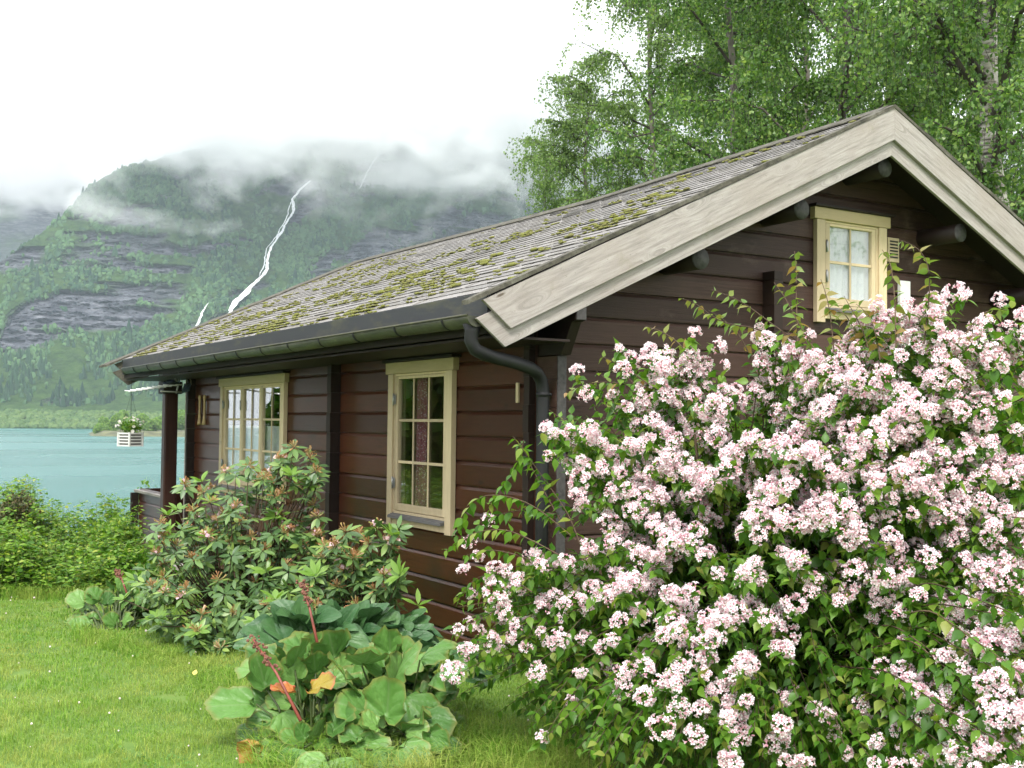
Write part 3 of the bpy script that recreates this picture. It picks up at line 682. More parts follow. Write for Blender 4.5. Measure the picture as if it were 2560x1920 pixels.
# moss cushions
def moss():
    r = np.random.default_rng(5); n = 5200; y = r.uniform(YN+.1, 9.6, n); s_ = r.random(n)**1.6*(WX+.55)
    keep = fbm(y*2.6, s_*3.0, 4, 3)+.12*(1-s_/3.7)+.03*np.clip(y/5, 0, 1) > .545+.18*r.random(n); y, s_ = y[keep], s_[keep]; x = -.60+s_
    x = -.62+np.round((x+.62)/.1067)*.1067+r.normal(0, .006, len(x))
    sz = r.uniform(.007, .022, len(x))*np.where(r.random(len(x)) < .10, 1.7, 1); P = []; S = []
    for k in range(3):
        P.append(np.stack([x+r.normal(0, .01, len(x)), y+r.normal(0, .03, len(x))*(sz/.02), EZ+(x-EX)*SL-.012+sag(y)*np.clip((x-EX)/(WX-EX), 0, 1)], 1)); S.append(np.stack([sz*.8, sz*r.uniform(1, 2., len(x)), sz*.5], 1))
    P = np.concatenate(P); S = np.concatenate(S); k = P[:, 0] > -.63; P, S = P[k], S[k]
    Mx = np.tile(np.array([[math.cos(.439), 0, -math.sin(.439)], [0, 1, 0], [math.sin(.439), 0, math.cos(.439)]]), (len(P), 1, 1))
    V, F = scatter(IV*(1+.15*r.standard_normal((12, 1))), IF, P, Mx, S)
    o = link('moss', npmesh('moss', V, F, True), M['moss'], sh); return o
moss()
# rake caps (mossy edge strips) and ridge
def cap_strip(name, y0, y1, side, label=None):
    V = []; F = []; mb = MB(); r = np.random.default_rng(int(abs(y0*10))+side+3); n = 26
    for i in range(n):
        f = i/(n-1); x = EX+(WX-EX)*f; 
        for (yy, dz) in ((y0, -.03), (y1, -.03), (y1, 0), (y0, 0)):
            z = EZ+(x-EX)*SL+dz+r.normal(0, .0025)+sag(yy)*f; V.append((x if side < 0 else 2*WX-x, yy+r.normal(0, .002), z))
    for i in range(n-1): F += [(i*4+k, i*4+(k+1) % 4, i*4+4+(k+1) % 4, i*4+4+k) for k in range(4)]
    F += [(3, 2, 1, 0), (n*4-4, n*4-3, n*4-2, n*4-1)]
    mb.add(V, F); o = mb.build(name, M['cap'], cab)
    if label: o['label'] = label
cap_strip('roof_edge', -.512, -.43, -1, 'mossy strip along the near edge of the roof'); cap_strip('roof_edge', -.512, -.43, 1)
cap_strip('roof_edge', 9.63, 10.12, -1); cap_strip('roof_edge', 9.63, 10.12, 1)
mb = MB(); V = []; F = []; n = 40
for i in range(n):
    y = -.45+i*(9.62+.45)/(n-1); z = RZ+float(sag(y)); V += [(WX-.16, y, z-.16*SL-.006), (WX-.16, y, z-.16*SL+.004), (WX, y, z+.012), (WX+.16, y, z-.16*SL+.004), (WX+.16, y, z-.16*SL-.006)]
for i in range(n-1): F += [(i*5+k, i*5+5+k, i*5+6+k, i*5+1+k) for k in range(4)]
mb.add(V, F); mb.build('ridge_cap', M['cap'], cab)
# bargeboards
def barge(side, y0, y1, zt0, zb0, name, label=None, up=True):
    far_ = y0 > 5
    if up: A_, B_, C_, D_ = (-.713, 2.414), (-.508, 2.247), (WX, 3.932), (WX, RZ-.028)
    else: A_, B_, C_, D_ = (-.741, 2.300), (-.531, 2.132), (WX, 3.812), (WX, 4.05)
    pts = [A_, B_, C_, D_]
    if side > 0: pts = [(2*WX-x, z) for x, z in pts][::-1]
    mb = MB(); mb.prism(pts, y0, y1, lambda a, b_, c: (a, c, b_)); o = mb.build(name, M['cap'] if far_ else M['weathered'] if side < 0 else M['weathered_r'], cab, .003)
    if label: o['label'] = label
barge(-1, -.505, -.477, 0, 0, 'bargeboard', 'wide upper bargeboard left of the ridge'); barge(1, -.505, -.477, 0, 0, 'bargeboard')
barge(-1, -.474, -.448, 0, 0, 'lower_bargeboard', None, False); barge(1, -.474, -.448, 0, 0, 'lower_bargeboard', None, False)
barge(-1, 9.67, 9.70, 0, 0, 'bargeboard'); barge(1, 9.67, 9.70, 0, 0, 'bargeboard'); barge(-1, 9.64, 9.667, 0, 0, 'lower_bargeboard', None, False); barge(1, 9.64, 9.667, 0, 0, 'lower_bargeboard', None, False)
# purlins
for i, (x, z) in enumerate(((3.05, 3.735), (2.125, 3.30), (1.13, 2.84), (3.98, 3.30), (4.97, 2.84))):
    mb = MB(); mb.tube([(x, -.385, z), (x, .2, z)], .078, 20); o = mb.build('purlin', M['dark'], cab)
    mb = MB(); mb.tube([(x, -.392, z), (x, -.3855, z)], .077, 20); mb.build('end_grain', M['endgrain'], o)
    mb = MB(); mb.tube([(x, 9.45, z), (x, 8.0, z)], .078, 12); mb.build('purlin', M['dark'], cab)
# fascia, gutter
mb = MB(); mb.box((-.650, -.446, 2.268), (-.626, 9.47, 2.474)); mb.build('fascia', M['fascia'], cab, .003)
mb = MB(); mb.box((-.624, -.44, 2.215), (-.595, 9.47, 2.30)); mb.box((-.595, -.44, 2.19), (-.02, 9.47, 2.205)); mb.build('soffit', M['dark'], cab)
mb = MB(); mb.box((2*WX+.626, -.446, 2.268), (2*WX+.65, 9.47, 2.474)); mb.box((2*WX+.02, -.44, 2.19), (2*WX+.624, 9.47, 2.205)); mb.build('fascia', M['fascia'], cab)
GX, GZ, GR = -.722, 2.318, .068
mb = MB(); V = []; F = []; ya, yb = -.442, 8.90; ny_ = 30
for i in range(ny_):
    y = ya+(yb-ya)*i/(ny_-1); dz = .004*math.sin(y*1.7)+.0007*y
    for rr_ in (GR, GR-.004):
        for k in range(13): th = math.pi+math.pi*k/12; V.append((GX+rr_*math.cos(th), y, GZ+dz+rr_*math.sin(th)))
for i in range(ny_-1):
    for q in (0, 13):
        for k in range(12): f_ = (i*26+q+k, i*26+q+k+1, i*26+26+q+k+1, i*26+26+q+k); F.append(f_ if q == 0 else f_[::-1])
    F.append((i*26, i*26+26, i*26+39, i*26+13))
mb.add(V, F, True)
for y in (ya, yb): mb.add([(GX+GR*math.cos(math.pi+math.pi*k/12), y, GZ+GR*math.sin(math.pi+math.pi*k/12)) for k in range(13)], [tuple(range(13))])
mb.tube([(GX-GR, ya, GZ+.003), (GX-GR, (ya+yb)/2, GZ+.006), (GX-GR, yb, GZ+.009)], .0075, 8)
gut = mb.build('gutter', M['gutter'], cab)
for y in (8.25, 7.55, 6.93, 6.24, 5.54, 4.80, 4.10, 3.40, 2.70, 2.0, 1.31, .6, -.11):
    mb = MB(); r_o = GR+.006; V = []; 
    for yy in (y-.012, y+.012): V += [(GX+r_o*math.cos(math.pi+math.pi*k/14), yy, GZ+.003+r_o*math.sin(math.pi+math.pi*k/14)) for k in range(15)]+[(GX+(GR+.0005)*math.cos(math.pi+math.pi*k/14), yy, GZ+.003+(GR+.0005)*math.sin(math.pi+math.pi*k/14)) for k in range(15)]
    F = [(k, k+1, 31+k, 30+k) for k in range(14)]+[(15+k, k+15+30, k+16+30, 16+k) for k in range(14)]+[(k, 15+k, 16+k, k+1) for k in range(14)]+[(30+k, 31+k, 46+k, 45+k) for k in range(14)]
    mb.add(V, F, True); mb.build('gutter_bracket', M['black'], gut)
# downspout
P = [(GX, -.385, 2.27), (GX, -.385, 2.22), (-.730, -.385, 2.17), (-.70, -.385, 2.115), (-.63, -.385, 2.085), (-.52, -.37, 2.065), (-.36, -.33, 2.045), (-.20, -.245, 2.02), (-.12, -.205, 1.99), (-.075, -.19, 1.94), (-.062, -.188, 1.87), (-.062, -.188, 1.2), (-.062, -.188, .08)]
mb = MB(); mb.tube(P, [.06, .047]+[.043]*11, 18); sp_ = mb.build('downspout', M['black'], cab)
mb = MB(); mb.tube([(-.062, -.188, 1.835), (-.062, -.188, 1.865)], .047, 18); mb.box((-.02, -.20, 1.84), (.003, -.175, 1.86)); mb.tube([(-.05, -.25, 1.85), (-.045, -.262, 1.85)], .007, 8); mb.build('pipe_clip', M['black'], sp_)
# ------------------------------------------------------------------ windows
def window(Mf, u0, u1, z0, z1, sashes, ncol, nrow, hu, legs=True, hinges=((0, 'l'),)):
    """u0..u1 outer casing, z1 casing top, z0 leg bottom"""
    root = bpy.data.objects.new('window', None); COL.objects.link(root); root.parent = cab
    B = lambda mb, a, b_: mb.box(a, b_, lambda u, z, w_: Mf(u, z, w_))
    def bx(mb, ua, ub, za, zb, wa, wb): mb.box((ua, za, wa), (ub, zb, wb), lambda a, b_, c: Mf(a, b_, c))
    cw = .095; gb_ = z1-.072-1.04 if nrow == 3 else z1-.072-.585
    mb = MB(); bx(mb, u0, u0+cw, z0, z1-.03, .002, .047); bx(mb, u1-cw, u1, z0, z1-.03, .002, .047)
    bx(mb, u0+cw, u1-cw, gb_-.175, gb_-.115, .002, .040)
    mb.build('casing', M['tan'], root, .003)
    mb = MB(); bx(mb, u0-hu, u1+hu, z1-.028, z1+.066, .002, .056); mb.build('header', M['tanh'], root, .003)
    mb = MB(); bx(mb, u0-hu-.012, u1+hu+.03, z1+.068, z1+.092, .0, .085); mb.build('drip_board', M['dark'], root, .003)
    mb = MB()                                                             # outer frame
    bx(mb, u0+cw, u0+cw+.018, gb_-.075, z1-.03, -.07, .030); bx(mb, u1-cw-.018, u1-cw, gb_-.075, z1-.03, -.07, .030)
    bx(mb, u0+cw+.018, u1-cw-.018, z1-.048, z1-.03, -.07, .030); bx(mb, u0+cw+.018, u1-cw-.018, gb_-.113, gb_-.062, -.07, .034)
    mb.build('frame', M['tan'], root, .002)
    mb = MB(); za, zb = gb_-.116, gb_-.100; V = []
    mb.prism([(-.0, gb_-.072), (.046, gb_-.086), (.082, gb_-.098), (.084, gb_-.122), (.0, gb_-.112)], u0+cw+.001-.03*0, u1-cw-.001, lambda a, b_, c: Mf(c, b_, a)); mb.build('sill', M['sillw'], root, .002)
    a0, a1 = u0+cw+.020, u1-cw-.020; sw = (a1-a0)/sashes
    for s in range(sashes):
        p0, p1 = a0+s*sw+.002, a0+(s+1)*sw-.002; st = .052 if sashes > 1 else .048; zt, zb = z1-.050, gb_-.058
        mb = MB()
        bx(mb, p0, p0+st, zb, zt, -.01, .028); bx(mb, p1-st, p1, zb, zt, -.01, .028)
        bx(mb, p0+st, p1-st, zt-.052+.03, zt, -.01, .028); bx(mb, p0+st, p1-st, zb, zb+.058, -.01, .028)
        sa = mb.build('sash', M['tan'], root, .003)
        g0, g1, h0, h1 = p0+st, p1-st, zb+.058, zt-.022
        mb = MB()
        for c in range(1, ncol): uu = g0+(g1-g0)*c/ncol; bx(mb, uu-.010, uu+.010, h0, h1, .0105, .021)
        for q in range(1, nrow):
            zz = h0+(h1-h0)*q/nrow
            for c in range(ncol):
                ua = g0+(g1-g0)*c/ncol+(.0115 if c else 0); ub = g0+(g1-g0)*(c+1)/ncol-(.0115 if c < ncol-1 else 0); bx(mb, ua, ub, zz-.0115, zz+.0115, .0105, .020)
        mb.build('glazing_bars', M['tan'], sa, .003)
        mb = MB(); bx(mb, g0-.004, g1+.004, h0-.004, h1+.004, .006, .010); mb.build('pane', M['glass'], sa)
        for z_ in (h0+.12, h1-.22):
            if s == 0:
                mb = MB(); uq = p0-.006; mb.tube([Mf(uq, z_, .046), Mf(uq, z_+.10, .046)], .008, 8); bx(mb, uq, uq+.028, z_+.01, z_+.09, .0365, .040); mb.build('hinge', M['steel'], sa)
            elif s == 1 and z_ > 1.5:
                mb = MB(); uq = p0-.004; mb.tube([Mf(uq, z_-.02, .044), Mf(uq, z_+.09, .044)], .008, 8); mb.build('hinge', M['steel'], sa)
    return root
w1 = window(ML, -2.265, -1.123, .79, 2.09, 1, 3, 3, .035); w1['label'] = 'tall nine-pane window beside the downspout'
w2 = window(ML, -7.004, -4.800, .79, 2.09, 3, 2, 3, .035); w2['label'] = 'wide window with three sashes behind the rhododendron'
w3 = window(MG, 2.651, 3.477, 2.50, 3.365, 1, 2, 2, .035); w3['label'] = 'small four-pane window under the gable'
w4 = window(lambda u, z, w_: (2*WX+w_, u, z), .81, 2.59, .79, 2.09, 2, 2, 3, .035); w5 = window(lambda u, z, w_: (2*WX+w_, u, z), 4.61, 7.29, .79, 2.09, 3, 2, 3, .035)  # unseen back windows, added so daylight reaches the dark rooms
# vent, thermometer-like white board, cable, house number, small plaque
mb = MB(); mb.box((3.508, -.030, 3.060), (3.650, -.001, 3.268)); mb.build('vent', M['tan'], cab, .004)
vt = MB()
for k in range(6): z = 3.095+k*.027; vt.box((3.532, -.036, z), (3.628, -.031, z+.011))
vt.build('vent_slots', M['black'], cab)
mb = MB(); mb.box((3.66, -.035, 2.05), (3.785, -.001, 2.91)); mb.build('white_board', M['white'], cab, .003)
mb = MB(); mb.tube([(-.120, 8.22, 2.2), (-.122, 8.215, 1.8), (-.119, 8.22, 1.3), (-.121, 8.215, .7), (-.12, 8.22, .0)], .008, 6); mb.build('cable', M['cable'], cab)
for y in (7.93, 7.72):                                  # the house number 11, two turned wooden ones
    mb = MB(); mb.tube([(-.022, y, 1.60), (-.022, y, 1.63), (-.022, y, 1.68), (-.022, y, 1.80), (-.022, y, 1.92), (-.022, y, 1.95), (-.022, y, 1.975)], [.030, .027, .018, .014, .016, .024, .016], 8)
    mb.tube([(-.022, y, 1.955), (-.022, y+.035, 1.925)], [.016, .010], 8); mb.build('house_number', plain('pale_number', (.42, .30, .14), .5), cab)
mb = MB(); mb.box((-.013, .205, 1.80), (-.001, .24, 1.94)); mb.build('wall_tag', M['tan'], cab)
# porch
mb = MB(); mb.box((-.09, 9.36, -.5), (.09, 9.54, 2.20)); mb.build('porch_post', M['post'], cab, .02)
mb = MB(); mb.box((-.13, 9.30, 2.02), (.13, 9.60, 2.19)); mb.build('post_cap', M['dark'], cab, .01)
def rail(name, Mf, runs_): return wall(name, M['long'], Mf, runs_, Z0-PITCH*2+.0, PITCH, 6, None, .06)
rail('porch_rail', ML, lambda a, b_: [(-11.13, -9.52)]); rail('porch_rail', lambda u, z, w_: (u, 11.13+w_, z), lambda a, b_: [(0.01, 4.)])
log_ends('log_ends', None, lambda j: ((-.11+j, 11.132, 0), (-.001, 11.20, 0)), Z0-PITCH*2, .555, PITCH, M['dark'])
mb = MB(); mb.box((-.05, 9.56, .558), (.09, 11.24, .598)); mb.box((.091, 11.09, .558), (4, 11.24, .598)); mb.build('rail_cap', M['deck'], cab, .006)
mb = MB(); 
for k in range(12): mb.box((.005, 8.34+k*.24, -.20), (4.2, 8.34+k*.24+.225, -.165))
mb.build('porch_floor', M['deck'], cab, .004)
mb = MB(); mb.box((-.75, 8.35, -.36), (-.02, 9.3, -.31)); mb.box((-.40, 8.36, -.306), (-.01, 9.28, -.24)); mb.build('porch_step', M['deck'], cab, .006)

# ------------------------------------------------------------------ things seen through the glass
def curtain(name, label, xf, u0, u1, z0, z1, mat, waves, amp):
    n, k = 60, 14; u = np.linspace(u0, u1, n); zz = np.linspace(z0, z1, k); U_, Zz = np.meshgrid(u, zz); t = (Zz-z0)/(z1-z0)
    W_ = amp*np.sin((U_-u0)/(u1-u0)*waves*6.283+1.2*np.sin(U_*9))*(1-.4*t); V = np.stack([U_.ravel(), Zz.ravel(), W_.ravel()], -1)
    V = np.array([xf(*p) for p in V]); idx = (np.arange(k-1)[:, None]*n+np.arange(n-1)[None])
    o = link(name, npmesh(name, V, np.stack([idx, idx+1, idx+n+1, idx+n], -1).reshape(-1, 4), True), mat); return sett(o, label, 'curtain')
curtain('curtain', 'dusty pink dotted curtain hanging in the nine-pane window', lambda u, z, w_: (.075+w_, u, z), 1.77, 1.93, .9, 2.12, M['pinkcloth'], 3, .016)
0 and curtain('curtain', 'pink curtain drawn to the far edge of the nine-pane window', lambda u, z, w_: (.09+w_, u, z), 2.12, 2.32, .9, 2.12, M['pinkcloth'], 4, .02)
curtain('curtain', 'white sheer cafe curtain across the lower wide window', lambda u, z, w_: (.035+w_, u, z), 4.92, 6.88, .95, 1.60, M['whitecloth'], 22, .012)
curtain('curtain', 'white sheer curtain filling the small gable window', lambda u, z, w_: (u, .017+w_, z), 2.79, 3.34, 2.68, 3.32, M['whitecloth'], 7, .008)
def sphere(mb, c, r, nu=20, nv=12, sz=1):
    V = [(c[0]+r*math.sin(math.pi*i/nv)*math.cos(2*math.pi*j/nu), c[1]+r*math.sin(math.pi*i/nv)*math.sin(2*math.pi*j/nu), c[2]+r*sz*math.cos(math.pi*i/nv)) for i in range(nv+1) for j in range(nu)]
    mb.add(V, [(i*nu+j, (i+1)*nu+j, (i+1)*nu+(j+1) % nu, i*nu+(j+1) % nu) for i in range(nv) for j in range(nu)], True)
g_ = onx(1010, 972, .28); t = thing('globe_lamp', 'round white globe lamp hanging behind the upper left pane of the nine-pane window', 'lamp', tuple(g_))
mb = MB(); sphere(mb, (0, 0, 0), .095); mb.build('lamp_shade', M['paper'], t); mb = MB(); mb.tube([(0, 0, .12), (0, 0, .6)], .004, 6); mb.build('cord', M['black'], t)
# ------------------------------------------------------------------ antenna and flower basket under the far eave
M['rod'] = plain('bright_rod', (.85, .85, .84), .4, 0, .03)
t = thing('tv_antenna', 'white rod television antenna bracketed under the far end of the eave', 'antenna', (0, 0, 0))
A0 = at(440, 962, 14.6); A1 = at(322, 979, 13.7); hd_ = unit(A1-A0); sd_ = unit(np.cross(hd_, [0, 0, 1.]))
# rods are horizontal, square to the boom; here boom runs out from the wall
mb = MB(); mb.tube([A0, A1], .009, 8); mb.build('boom', M['metal'], t)
for k in range(9):
    p = A0+(A1-A0)*(.04+k/8.4); L_ = .075+.004*(8-k)
    e_ = unit(RT*.95+np.array([0, 0, -.05])+FW*.2); mb = MB(); mb.tube([p-e_*L_*.7+[0, 0, .008], p+e_*L_+[0, 0, .008]], .0065, 6); mb.build('element', M['rod'], t)
for (u0_, v0_, u1_, v1_) in ((400, 938.5, 475, 942), (402, 978, 456, 980.5)):
    mb = MB(); mb.tube([at(u0_, v0_, 14.3), at(u1_, v1_, 14.7)], .0085, 6); mb.build('reflector_rod', M['rod'], t)
mb = MB(); mb.tube([at(447, 930, 14.75), at(448, 950, 14.7), at(441, 983, 14.6)], .012, 8); mb.tube([at(436, 938, 14.6), at(444, 962, 14.65)], .012, 8); mb.build('bracket', M['steel'], t)
mb = MB(); sphere(mb, at(427, 954, 14.5), .065, 14, 8, .42); mb.tube([at(408, 958, 14.45), at(446, 958, 14.6)], .018, 8); mb.build('dipole_box', M['navy'], t, )
q = [at(*p_) for p_ in ((455, 984, 14.5), (474, 978, 14.6), (479, 960, 14.8), (461, 964, 14.85))]; nn_ = unit(np.cross(q[1]-q[0], q[3]-q[0]))
mb = MB(); mb.add([*(p_ for p_ in q), *(p_+nn_*.03 for p_ in q)], [(3,2,1,0),(4,5,6,7),(0,1,5,4),(1,2,6,5),(2,3,7,6),(3,0,4,7)])
pl_ = sett(mb.build('lamp_housing', M['bluegrey'], None, .006), 'blue-grey wedge shaped outdoor lamp on the far wall corner', 'wall lamp')
mb = MB(); mb.tube([at(471, 943, 14.75), at(477, 950, 14.75), at(478, 962, 14.75)], .006, 6); mb.build('lamp_cable', M['cable'], pl_)

bc = at(326, 1095, 15.9)
t = thing('hanging_flower_box', 'white slatted flower box of pale petunias hanging from the far eave', 'flower box', tuple(bc))
th = .50; cz, sz_ = math.cos(th), math.sin(th); rotb = lambda x, y, z: (x*cz-y*sz_, x*sz_+y*cz, z)
mb = MB(); h_ = .105; wd = .115
for k in range(5):
    z = -.115+k*.042
    for sgn in (-1, 1):
        mb.box((-wd, sgn*wd-.006, z), (wd, sgn*wd+.006, z+.022), rotb); mb.box((sgn*wd-.006, -wd+.0065, z), (sgn*wd+.006, wd-.0065, z+.022), rotb)
for a in (-1, 1):
    for b_ in (-1, 1): mb.box((a*wd-.010, b_*wd-.017 if b_ > 0 else b_*wd-.010, -.118), (a*wd+.010, b_*wd+.010 if b_ > 0 else b_*wd+.017, .08), rotb)
mb.build('slatted_box', M['white'], t)
mb = MB(); mb.box((-.10, -.10, -.10), (.10, .10, .05), rotb); mb.build('soil', M['soil'], t)
mb = MB()
for a in (-1, 1):
    for b_ in (-1, 1): x_, y_, z_ = rotb(a*.1, b_*.1, .07); mb.tube([(x_, y_, z_), (0, 0, .62)], .002, 4)
mb.tube([(0, 0, .62), (0, 0, .80)], .0035, 4); mb.build('hanging_wire', M['black'], t)
# ------------------------------------------------------------------ plants
def leaf_tmpl(wd=.3, tip=.0, fold=.10, droop=.18, n=4, shape=None):
    """ovate leaf along +Y, unit length, folded on the midrib; returns V, F(tris), t (0 rib..1 rim)"""
    ys_ = np.linspace(0, 1, n+1)[1:-1]; w_ = shape or [wd*math.sin(math.pi*min(1, y**.75))*(1 if y < .6 else .9) for y in ys_]
    V = [(0, 0, 0)]; t = [0]
    for y, q in zip(ys_, w_):
        z = -droop*y*y; V += [(-q, y, z+fold*q*1.5), (0, y, z), (q, y, z+fold*q*1.5)]; t += [1, 0, 1]
    V.append((0, 1, -droop)); t.append(1); F = []; m_ = len(ys_)
    F += [(0, 2, 1), (0, 3, 2)]
    for i in range(m_-1):
        a = 1+3*i; b_ = a+3; F += [(a, a+1, b_+1), (a, b_+1, b_), (a+1, a+2, b_+2), (a+1, b_+2, b_+1)]
    a = 1+3*(m_-1); e = len(V)-1; F += [(a, a+1, e), (a+1, a+2, e)]
    return np.array(V, float), np.array(F), np.array(t, float)
def rvec(n, r=R): return unit(r.normal(size=(n, 3)))
def mk(name, VF, mat, parent=None, smooth=True, attr=None): return link(name, npmesh(name, VF[0], VF[1], smooth, attr), mat, parent)

# ---- materials
M['kleaf'] = leaf_mat('beauty_bush_leaf', [(0, (.040, .115, .012)), (.45, (.085, .20, .018)), (.85, (.15, .27, .030)), (1, (.24, .27, .055))], .42, .38, .35)
M['kshoot'] = leaf_mat('young_reddish_leaf', [(0, (.10, .19, .03)), (.6, (.17, .22, .045)), (1, (.30, .17, .07))], .45, .35, .4)
m, nt, b = new_mat('pink_blossom'); tt = attrf(nt, 't')
c = ramp(nt, tt, [(0, (.70, .32, .14)), (.14, (.78, .38, .48)), (.42, (.86, .60, .67)), (.72, (.95, .86, .88)), (1, (.97, .95, .95))])
c = mixc(nt, ramp(nt, isl(nt), [(.70, (0, 0, 0)), (1, (.45, .45, .45))]), c, (.86, .56, .64))
nt.links.new(c, b.inputs['Base Color']); b.inputs['Roughness'].default_value = .7; b.inputs['Specular IOR Level'].default_value = .2
tr = nt.nodes.new('ShaderNodeBsdfTranslucent'); nt.links.new(c, tr.inputs[0]); s = nt.nodes.new('ShaderNodeMixShader'); s.inputs[0].default_value = .3
nt.links.new(b.outputs[0], s.inputs[1]); nt.links.new(tr.outputs[0], s.inputs[2]); nt.links.new(s.outputs[0], nt.nodes['Material Output'].inputs[0]); M['blossom'] = m
M['rleaf'] = leaf_mat('rhododendron_leaf', [(0, (.055, .115, .038)), (.5, (.10, .18, .058)), (.82, (.15, .25, .070)), (1, (.23, .33, .075))], .40, .20, .45)
M['rnew'] = leaf_mat('rhododendron_new_leaf', [(0, (.14, .27, .04)), (1, (.22, .36, .07))], .38, .3, .5)
M['rhead'] = leaf_mat('withered_flower_head', [(0, (.30, .14, .06)), (.4, (.46, .25, .13)), (.75, (.28, .27, .09)), (1, (.62, .42, .30))], .8, .2, .2)
M['rpink'] = leaf_mat('last_pink_petals', [(0, (.62, .38, .50)), (1, (.80, .60, .64))], .7, .3, .2)
M['hosta'] = None
def broad_mat(name, stops, edge, rib=(.20, .30, .12), wave=26):
    m, nt, b = new_mat(name); c = ramp(nt, isl(nt), stops)
    rib_f = ramp(nt, attrf(nt, 'rib'), [(.0, (.45, .45, .45)), (.35, (0, 0, 0))]); c = mixc(nt, rib_f, c, rib)
    c = mixc(nt, ramp(nt, attrf(nt, 't'), [(.86, (0, 0, 0)), (1, (.8, .8, .8))]), c, edge)
    n_ = noise(nt, 7, 5, coords(nt), .7); c = mixc(nt, ramp(nt, n_, [(.6, (0, 0, 0)), (.8, (.35, .35, .35))]), c, (.17, .21, .05))
    nt.links.new(c, b.inputs['Base Color']); b.inputs['Roughness'].default_value = .42; b.inputs['Specular IOR Level'].default_value = .38
    bump(nt, b, math_(nt, 'ADD', attrf(nt, 'rib'), noise(nt, 45, 3, coords(nt))), .45, .008)
    tr = nt.nodes.new('ShaderNodeBsdfTranslucent'); nt.links.new(c, tr.inputs[0]); s = nt.nodes.new('ShaderNodeMixShader'); s.inputs[0].default_value = .18
    nt.links.new(b.outputs[0], s.inputs[1]); nt.links.new(tr.outputs[0], s.inputs[2]); nt.links.new(s.outputs[0], nt.nodes['Material Output'].inputs[0]); return m
M['berg'] = broad_mat('elephant_ear_leaf', [(0, (.055, .145, .028)), (.5, (.105, .235, .048)), (1, (.17, .32, .078))], (.20, .20, .05))
M['bergred'] = broad_mat('turning_leaf', [(0, (.40, .10, .02)), (.5, (.32, .26, .04)), (1, (.45, .24, .03))], (.5, .12, .08), (.42, .36, .10))
M['hosta'] = broad_mat('blue_green_hosta_leaf', [(0, (.030, .095, .032)), (.5, (.055, .140, .045)), (1, (.095, .20, .062))], (.06, .13, .05), (.09, .16, .07))
M['redstem'] = plain('red_stem', (.21, .05, .035), .55, 0, .35, 12)
M['seed'] = plain('brown_seed_heads', (.17, .07, .045), .8, 0, .5, 40)

# ---- flower cluster templates (bell flowers on a rounded head)
def flower_tmpl():
    V = []; F = []; t = []
    for k in range(5):
        a = 2*math.pi*k/5; c_, s_ = math.cos(a), math.sin(a); p_ = (-s_, c_); b_ = len(V)
        pts = [(.0, 0, 0, 0), (.22, -.15, .55, .35), (.22, .15, .55, .35), (.55, -.26, .80, .8), (.55, .26, .80, .8), (.80, 0, .72, 1.)]
        for r_, w_, z_, tt_ in pts: V.append((c_*r_+p_[0]*w_, s_*r_+p_[1]*w_, z_)); t.append(tt_)
        F += [(b_, b_+1, b_+2), (b_+1, b_+3, b_+4), (b_+1, b_+4, b_+2), (b_+3, b_+5, b_+4)]
    return np.array(V), np.array(F), np.array(t)
FV, FF_, FT = flower_tmpl()
def cluster(seed, n=30, rad_=.055):
    r = np.random.default_rng(seed); d = unit(r.normal(size=(n*2, 3))+[0, 0, .35]); d = d[d[:, 2] > -.45][:n]
    P = d*np.array([rad_, rad_, rad_*.72])*r.uniform(.72, 1.05, (len(d), 1)); S = r.uniform(.0145, .0195, len(d))
    V, F = scatter(FV, FF_, P, frames(rvec(len(d), r)+d*.01, d+.35*r.normal(size=d.shape))[:, :, [0, 1, 2]], S)
    t = np.tile(FT, len(d))
    nb = 10; db = unit(r.normal(size=(nb, 3))+[0, 0, .3]); B, BF = scatter(IV, IF, db*rad_*.9, frames(rvec(nb, r), db), np.stack([np.full(nb, .0035)]*2+[np.full(nb, .008)], 1))
    return np.concatenate([V, B]), np.concatenate([F, BF+len(V)]), np.concatenate([t, np.full(len(B), .22)])
CL = [cluster(100+k, 22+4*(k % 4), .033+.005*(k % 4)) for k in range(10)]

# ---- the big pink flowering bush
KB = thing('flowering_shrub', 'huge pale pink flowering beauty bush covering the gable corner of the cabin', 'flowering shrub', (-.2, -2.0, 0))
org = np.array([-.2, -2.0, 0.]); core = np.array([-.05, -2.1, .55])
OUT = [(1345,1085),(1370,1010),(1420,975),(1470,905),(1500,900),(1545,860),(1600,890),(1700,860),(1790,830),(1880,830),(1990,825),(2100,825),(2200,770),(2270,735),(2370,730),(2450,755),(2570,770),(2700,800),(2720,1990),(1900,1990),(1380,1960),(1350,1860),(1250,1800),(1180,1790),(1130,1700),(1105,1640),(1150,1560),(1140,1480),(1180,1440),(1240,1430),(1300,1400),(1430,1400),(1440,1330),(1450,1290),(1390,1180)]
